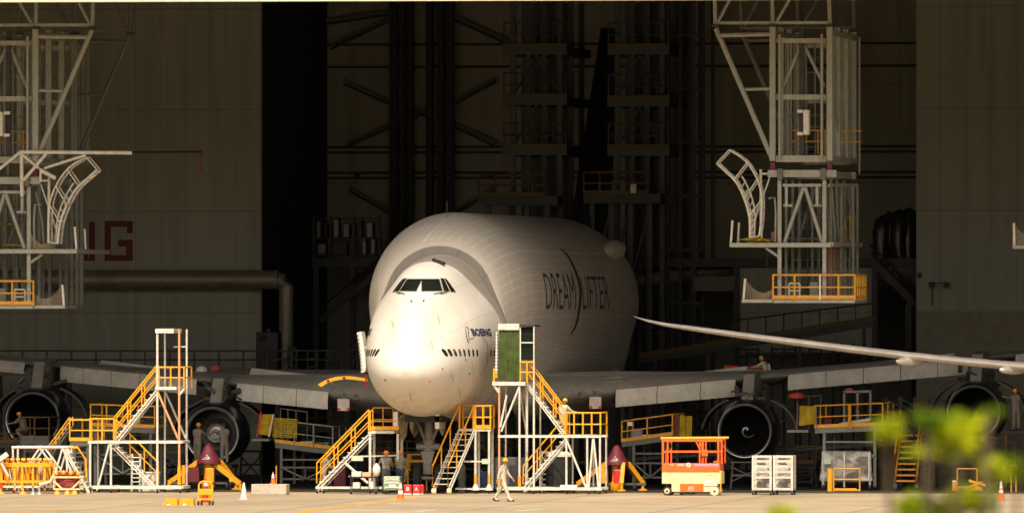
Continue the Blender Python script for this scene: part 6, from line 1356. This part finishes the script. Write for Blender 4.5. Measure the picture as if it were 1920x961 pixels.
    for i in range(rows + 1):
        th = math.pi * i / rows; r = []
        for j in range(cols):
            p = 2 * math.pi * j / cols; x, y, z = math.sin(th) * math.sin(p), math.sin(th) * math.cos(p), math.cos(th)
            fx, fy, fz = .076 * x, .096 * y, .122 * z
            if z < -.1: fx *= 1 - .28 * (-z - .1); fy *= 1 - .1 * (-z - .1)
            if y > .75 and abs(x) < .3: fy += .022 * max(0, 1 - abs(x) / .22) * max(0, 1 - abs(z + .2) / .26)
            if y > .6 and .02 < z < .3: fy -= .006 * max(0, 1 - abs(abs(x) - .35) / .2)
            if y > .6 and z < -.62: fy += .008
            r.append(bm.verts.new(hp_(Vector((fx, fy, fz)))))
        vv.append(r)
    for i in range(rows):
        for j in range(cols):
            try: f = bm.faces.new((vv[i][j], vv[i + 1][j], vv[i + 1][(j + 1) % cols], vv[i][(j + 1) % cols])); f.smooth = True; f.material_index = 1
            except Exception: pass
    def blob(c, sx, sy, sz, mi):
        g = bmesh.ops.create_uvsphere(bm, u_segments=8, v_segments=6, radius=1)
        for v in g['verts']: v.co = hp_(Vector((c[0] + v.co.x * sx, c[1] + v.co.y * sy, c[2] + v.co.z * sz)))
        for f in {f for v in g['verts'] for f in v.link_faces}: f.material_index = mi; f.smooth = True
    for s in (-1, 1): blob((s * .03, .083, .012), .011, .008, .007, 3); blob((s * .076, -.005, -.01), .012, .02, .032, 1); blob((s * .03, .089, .032), .017, .006, .004, 3)
    blob((0, .088, -.062), .022, .006, .005, 3)
    R = Matrix.Rotation(yaw, 4, 'Z') @ Matrix.Scale(K, 4)
    b0 = Vector(base)
    bmesh.ops.remove_doubles(bm, verts=bm.verts, dist=.0004); bmesh.ops.recalc_face_normals(bm, faces=bm.faces)
    bm.transform(R); me = bpy.data.meshes.new('person'); bm.to_mesh(me); bm.free()
    for m_ in (cloth, SKIN, trousers or cloth, SKIN_D): me.materials.append(m_)
    po = bpy.data.objects.new('person', me); COL.objects.link(po); po.location = b0; po['label'] = label; po['category'] = 'person'
    if group: po['group'] = group
    def child(name, mb, m_, smooth=50):
        mb.v = [tuple(R @ Vector(v)) for v in mb.v]; return plain(name, mb.mesh(name, (0, 0, 0), smooth), m_, po)
    if hat:
        ax = rx(UP, -D(lean * .5 - hd)); c = hp_(Vector((0, -.004, .028)))
        child('hard_hat', MB().lathe(c, ax, [(-.012, .086), (-.008, .135), (.004, .136), (.014, .112), (.05, .108), (.085, .09), (.112, .055), (.124, .005)], 20), hat)
    else:
        c = hp_(Vector((0, -.012, .018))); child('hair', MB().lathe(c, rx(UP, -D(lean * .5 - hd - 12)), [(-.03, .088), (.02, .096), (.06, .085), (.095, .055), (.112, .005)], 18), SKIN_D)
    for n in 'lr':
        a, b_ = J[n + 'ank'], J[n + 'toe']; d = (b_ - a); d.z = 0
        mb = MB(); ca = a - UP * .045 - d.normalized() * .05; cb = Vector((b_.x, b_.y, b_.z - .005)) + d.normalized() * .035
        mb.path([ca + UP * .06, ca, ca.lerp(cb, .5) - UP * .0, cb], .047, 10); child('shoe', mb, shoe or DARK)
    return po
KHAKI = mat('khaki_coverall', (0.55, 0.49, 0.36), .85, var=.2, scale=6, bump=.4)
GREYS = mat('grey_work_shirt', (0.2, 0.18, 0.135), .85, var=.15, scale=6, bump=.4)
GREYD = mat('dim_work_clothes', (0.2, 0.185, 0.145), .85, var=.2, scale=6, bump=.4)
TROU = mat('dark_work_trousers', (0.05, 0.05, 0.055), .85); BLUET = mat('blue_work_trousers', (0.02, 0.035, 0.1), .8)
HATY = mat('yellow_hard_hat', (0.85, 0.42, 0.01), .35); HATO = mat('orange_hard_hat', (0.8, 0.27, 0.01), .35)
p = ground_at(943, 939)
w1 = person('person in khaki coveralls and yellow hard hat walking across the sunny apron', p, math.radians(-98), KHAKI, HATY, ((-20, 12), (24, 6)), ((22, 8, 18), (-26, 8, 12)), 5, -4)
q = at(1054, 826, 5.35)
w2 = person('person in khaki coveralls climbing the green curtained stair tower', (q.x, 5.35, q.z), math.radians(-35), KHAKI, HATY, ((45, 60), (0, 4)), ((40, 12, 40), (48, 12, 30)), 12, -5)
w3 = person('back of a person in grey shirt and dark trousers behind the tool chest', (gx(724, 4.6), 4.6, 0), math.radians(8), GREYS, HATO, ((4, 3), (-4, 3)), ((30, 22, 10), (25, 10, 50)), 6, -14, TROU)
w4 = person('back of a person in grey shirt and blue trousers near the nose gear', (gx(750, 5.2), 5.2, 0), math.radians(-12), GREYS, HATO, ((3, 3), (-3, 3)), ((20, 10, 40), (20, 10, 40)), 4, -12, BLUET)
w5 = person('person in grey work clothes behind the handrail at the foot of the nose stairs', (gx(607, 8.5), 8.5, 0), math.radians(-60), GREYD, None, ((6, 4), (-6, 4)), ((30, 10, 50), (15, 10, 40)), 14, -16, h=1.62)
Y = 19.0; zs = at(395, 870, Y).z
t = T('work_platform', fl(395, Y), 'low dim stand carrying two workers in front of the left inner engine', 'work platform')
t.box('deck', (gx(352, Y), Y - .6, zs - .12), (gx(438, Y), Y + 1.2, zs), DKST)
for px in (355, 435):
    for dy in (-.5, 1.1): t.bar('leg', (gx(px, Y), Y + dy, 0), (gx(px, Y), Y + dy, zs - .12), .1, DKST)
w6 = person('person in an orange hard hat at the left edge of the open engine inlet', (gx(370, Y), Y, zs), math.radians(-25), GREYD, HATO, ((4, 3), (-4, 3)), ((60, 10, 45), (50, 12, 50)), 5, 0)
w7 = person('person standing inside the open engine inlet, right of the shaft', (gx(418, Y), Y + .4, zs), math.radians(35), GREYD, None, ((4, 3), (-4, 3)), ((70, 10, 30), (60, 12, 30)), 4, 0)
Y = 24.0; zs = at(1905, 806, Y).z
t = T('work_platform', fl(1905, Y), 'dim work platform beside the right outer engine at the right edge', 'work platform')
t.box('deck', (gx(1884, Y), Y - .6, zs - .15), (gx(1960, Y), Y + 1.6, zs), DKST)
for px in (1888, 1922, 1955): t.bar('leg', (gx(px, Y), Y - .5, 0), (gx(px, Y), Y - .5, zs - .15), .1, YELK if px == 1888 else DKST)
for py in (770, 788): t.rod('guardrail', at(1925, py, Y + 1.5), at(1960, py, Y + 1.5), .04, DKST)
w8 = person('person in grey clothes reaching to the right outer engine at the right edge', (gx(1905, Y), Y, zs), math.radians(40), GREYD, HATO, ((4, 3), (-4, 3)), ((80, 10, 20), (60, 10, 30)), 4, 4)
c = at(1438, 700, 28)
w9 = person('person in pale clothes and yellow hard hat kneeling on the right wing', c, math.radians(70), KHAKI, HATY, ((102, 142), (95, 140)), ((55, 10, 20), (45, 10, 30)), 22, -10, h=1.55, anchor='knee')
w10 = person('person crouching on the stand in front of the left outer engine', at(46, 823, 20.7), math.radians(60), GREYD, HATY, ((85, 125), (80, 120)), ((50, 10, 30), (60, 10, 20)), 25, -10, h=1.6)
# ---------------------------------------------------------------- tree close to the camera
LEAF = bpy.data.materials.new('leaf_green'); LEAF.use_nodes = True
nt = LEAF.node_tree; N = nt.nodes; L = nt.links; bs = N['Principled BSDF']; bs.inputs['Roughness'].default_value = .6; bs.inputs['Specular IOR Level'].default_value = .2
oi = N.new('ShaderNodeTexCoord'); nz = N.new('ShaderNodeTexNoise'); nz.inputs['Scale'].default_value = 3.5; L.new(oi.outputs['Object'], nz.inputs[0])
cr = N.new('ShaderNodeMix'); cr.data_type = 'RGBA'; mr = N.new('ShaderNodeMapRange'); mr.inputs[1].default_value = .35; mr.inputs[2].default_value = .65; L.new(nz.outputs['Fac'], mr.inputs[0]); L.new(mr.outputs[0], cr.inputs['Factor'])
cr.inputs['A'].default_value = (.08, .17, .004, 1); cr.inputs['B'].default_value = (.5, .54, .006, 1); L.new(cr.outputs['Result'], bs.inputs['Base Color'])
tr = N.new('ShaderNodeBsdfTranslucent'); L.new(cr.outputs['Result'], tr.inputs[0]); ms_ = N.new('ShaderNodeMixShader'); ms_.inputs[0].default_value = .4; L.new(bs.outputs[0], ms_.inputs[1]); L.new(tr.outputs[0], ms_.inputs[2]); L.new(ms_.outputs[0], N['Material Output'].inputs[0])
BARK = mat('bark', (.09, .065, .04), .9, bump=.8, scale=9)
DT = 60.0
def tp(px, py, d=DT): return CAM + ray(px, py) * d
root = tp(1790, 0); root = Vector((root.x, root.y, 0)); rt_ = random.Random(11)
TR = T('leafy_tree', root, 'young leafy tree close to the camera, its sunlit top twigs blurred at the lower right', 'tree')
trunk = MB().path([root, root + Vector((.08, .05, 1.6)), root + Vector((-.05, 0, 3.2)), root + Vector((.06, .05, 4.8)), root + Vector((0, 0, 6.0))], .09)
clumps = [(1662, 802, 22, 90), (1772, 800, 32, 240), (1800, 812, 30, 130), (1740, 784, 20, 50), (1830, 790, 26, 40), (1855, 768, 14, 12), (1735, 842, 26, 10), (1800, 850, 30, 10), (1873, 873, 24, 130), (1908, 876, 16, 30), (1712, 950, 26, 120), (1752, 948, 28, 140), (1800, 940, 36, 260), (1838, 936, 20, 80), (1465, 957, 15, 70)]
mbt = MB(); crown = MB(); hub = root + Vector((0, 0, 5.6))
def leaf(c, s, rr):
    a = rr.uniform(0, 6.28); e = rr.uniform(-.9, .5); d = Vector((math.cos(a) * math.cos(e), math.sin(a) * math.cos(e), math.sin(e))); n = Vector((rr.gauss(0, .7), rr.gauss(-.45, .6), .75)); x = d.cross(n).normalized() * s * .26; n = x.cross(d).normalized() * s * .08
    crown.add([c, c + d * s * .35 + x + n, c + d * s * .7 + x * .75, c + d * s - n, c + d * s * .7 - x * .75, c + d * s * .35 - x + n, c + d * s * .5 - n * .4], [(0, 1, 6), (1, 2, 6), (2, 3, 6), (3, 4, 6), (4, 5, 6), (5, 0, 6)])
for px, py, r, n in clumps:
    c = tp(px, py, DT + rt_.uniform(-.5, .5)); rm = r * DT / FPX
    mid = Vector((c.x * .9 + hub.x * .1, c.y + rt_.uniform(-.3, .3), hub.z + (c.z - hub.z) * .35)); TR.part('branch', MB().path([hub - UP * rt_.uniform(0, 1.2), mid, c], .012), BARK, smooth=60)
    for k in range(n):
        v = Vector((rt_.gauss(0, .35), rt_.gauss(0, .5), rt_.gauss(0, .3))) * rm; leaf(c + v, rt_.uniform(.05, .1), rt_)
for k in range(2600):
    a = rt_.uniform(0, 6.28); rr = 1.5 * math.sqrt(rt_.random()); z = rt_.uniform(4.6, 6.5); f = 1 - abs(z - 5.5) / 1.5
    leaf(root + Vector((math.cos(a) * rr * (.4 + .6 * f), math.sin(a) * rr * (.4 + .6 * f), z)), rt_.uniform(.07, .13), rt_)
for k in range(9):
    a = 6.28 * k / 9; z = 4.2 + .22 * k; TR.part('branch', MB().path([root + Vector((0, 0, z)), root + Vector((math.cos(a) * .5, math.sin(a) * .5, z + .45)), root + Vector((math.cos(a) * 1.1, math.sin(a) * 1.1, z + .75))], .03), BARK, smooth=60)
TR.part('trunk', trunk, BARK, smooth=60); TR.part('crown', crown, LEAF)
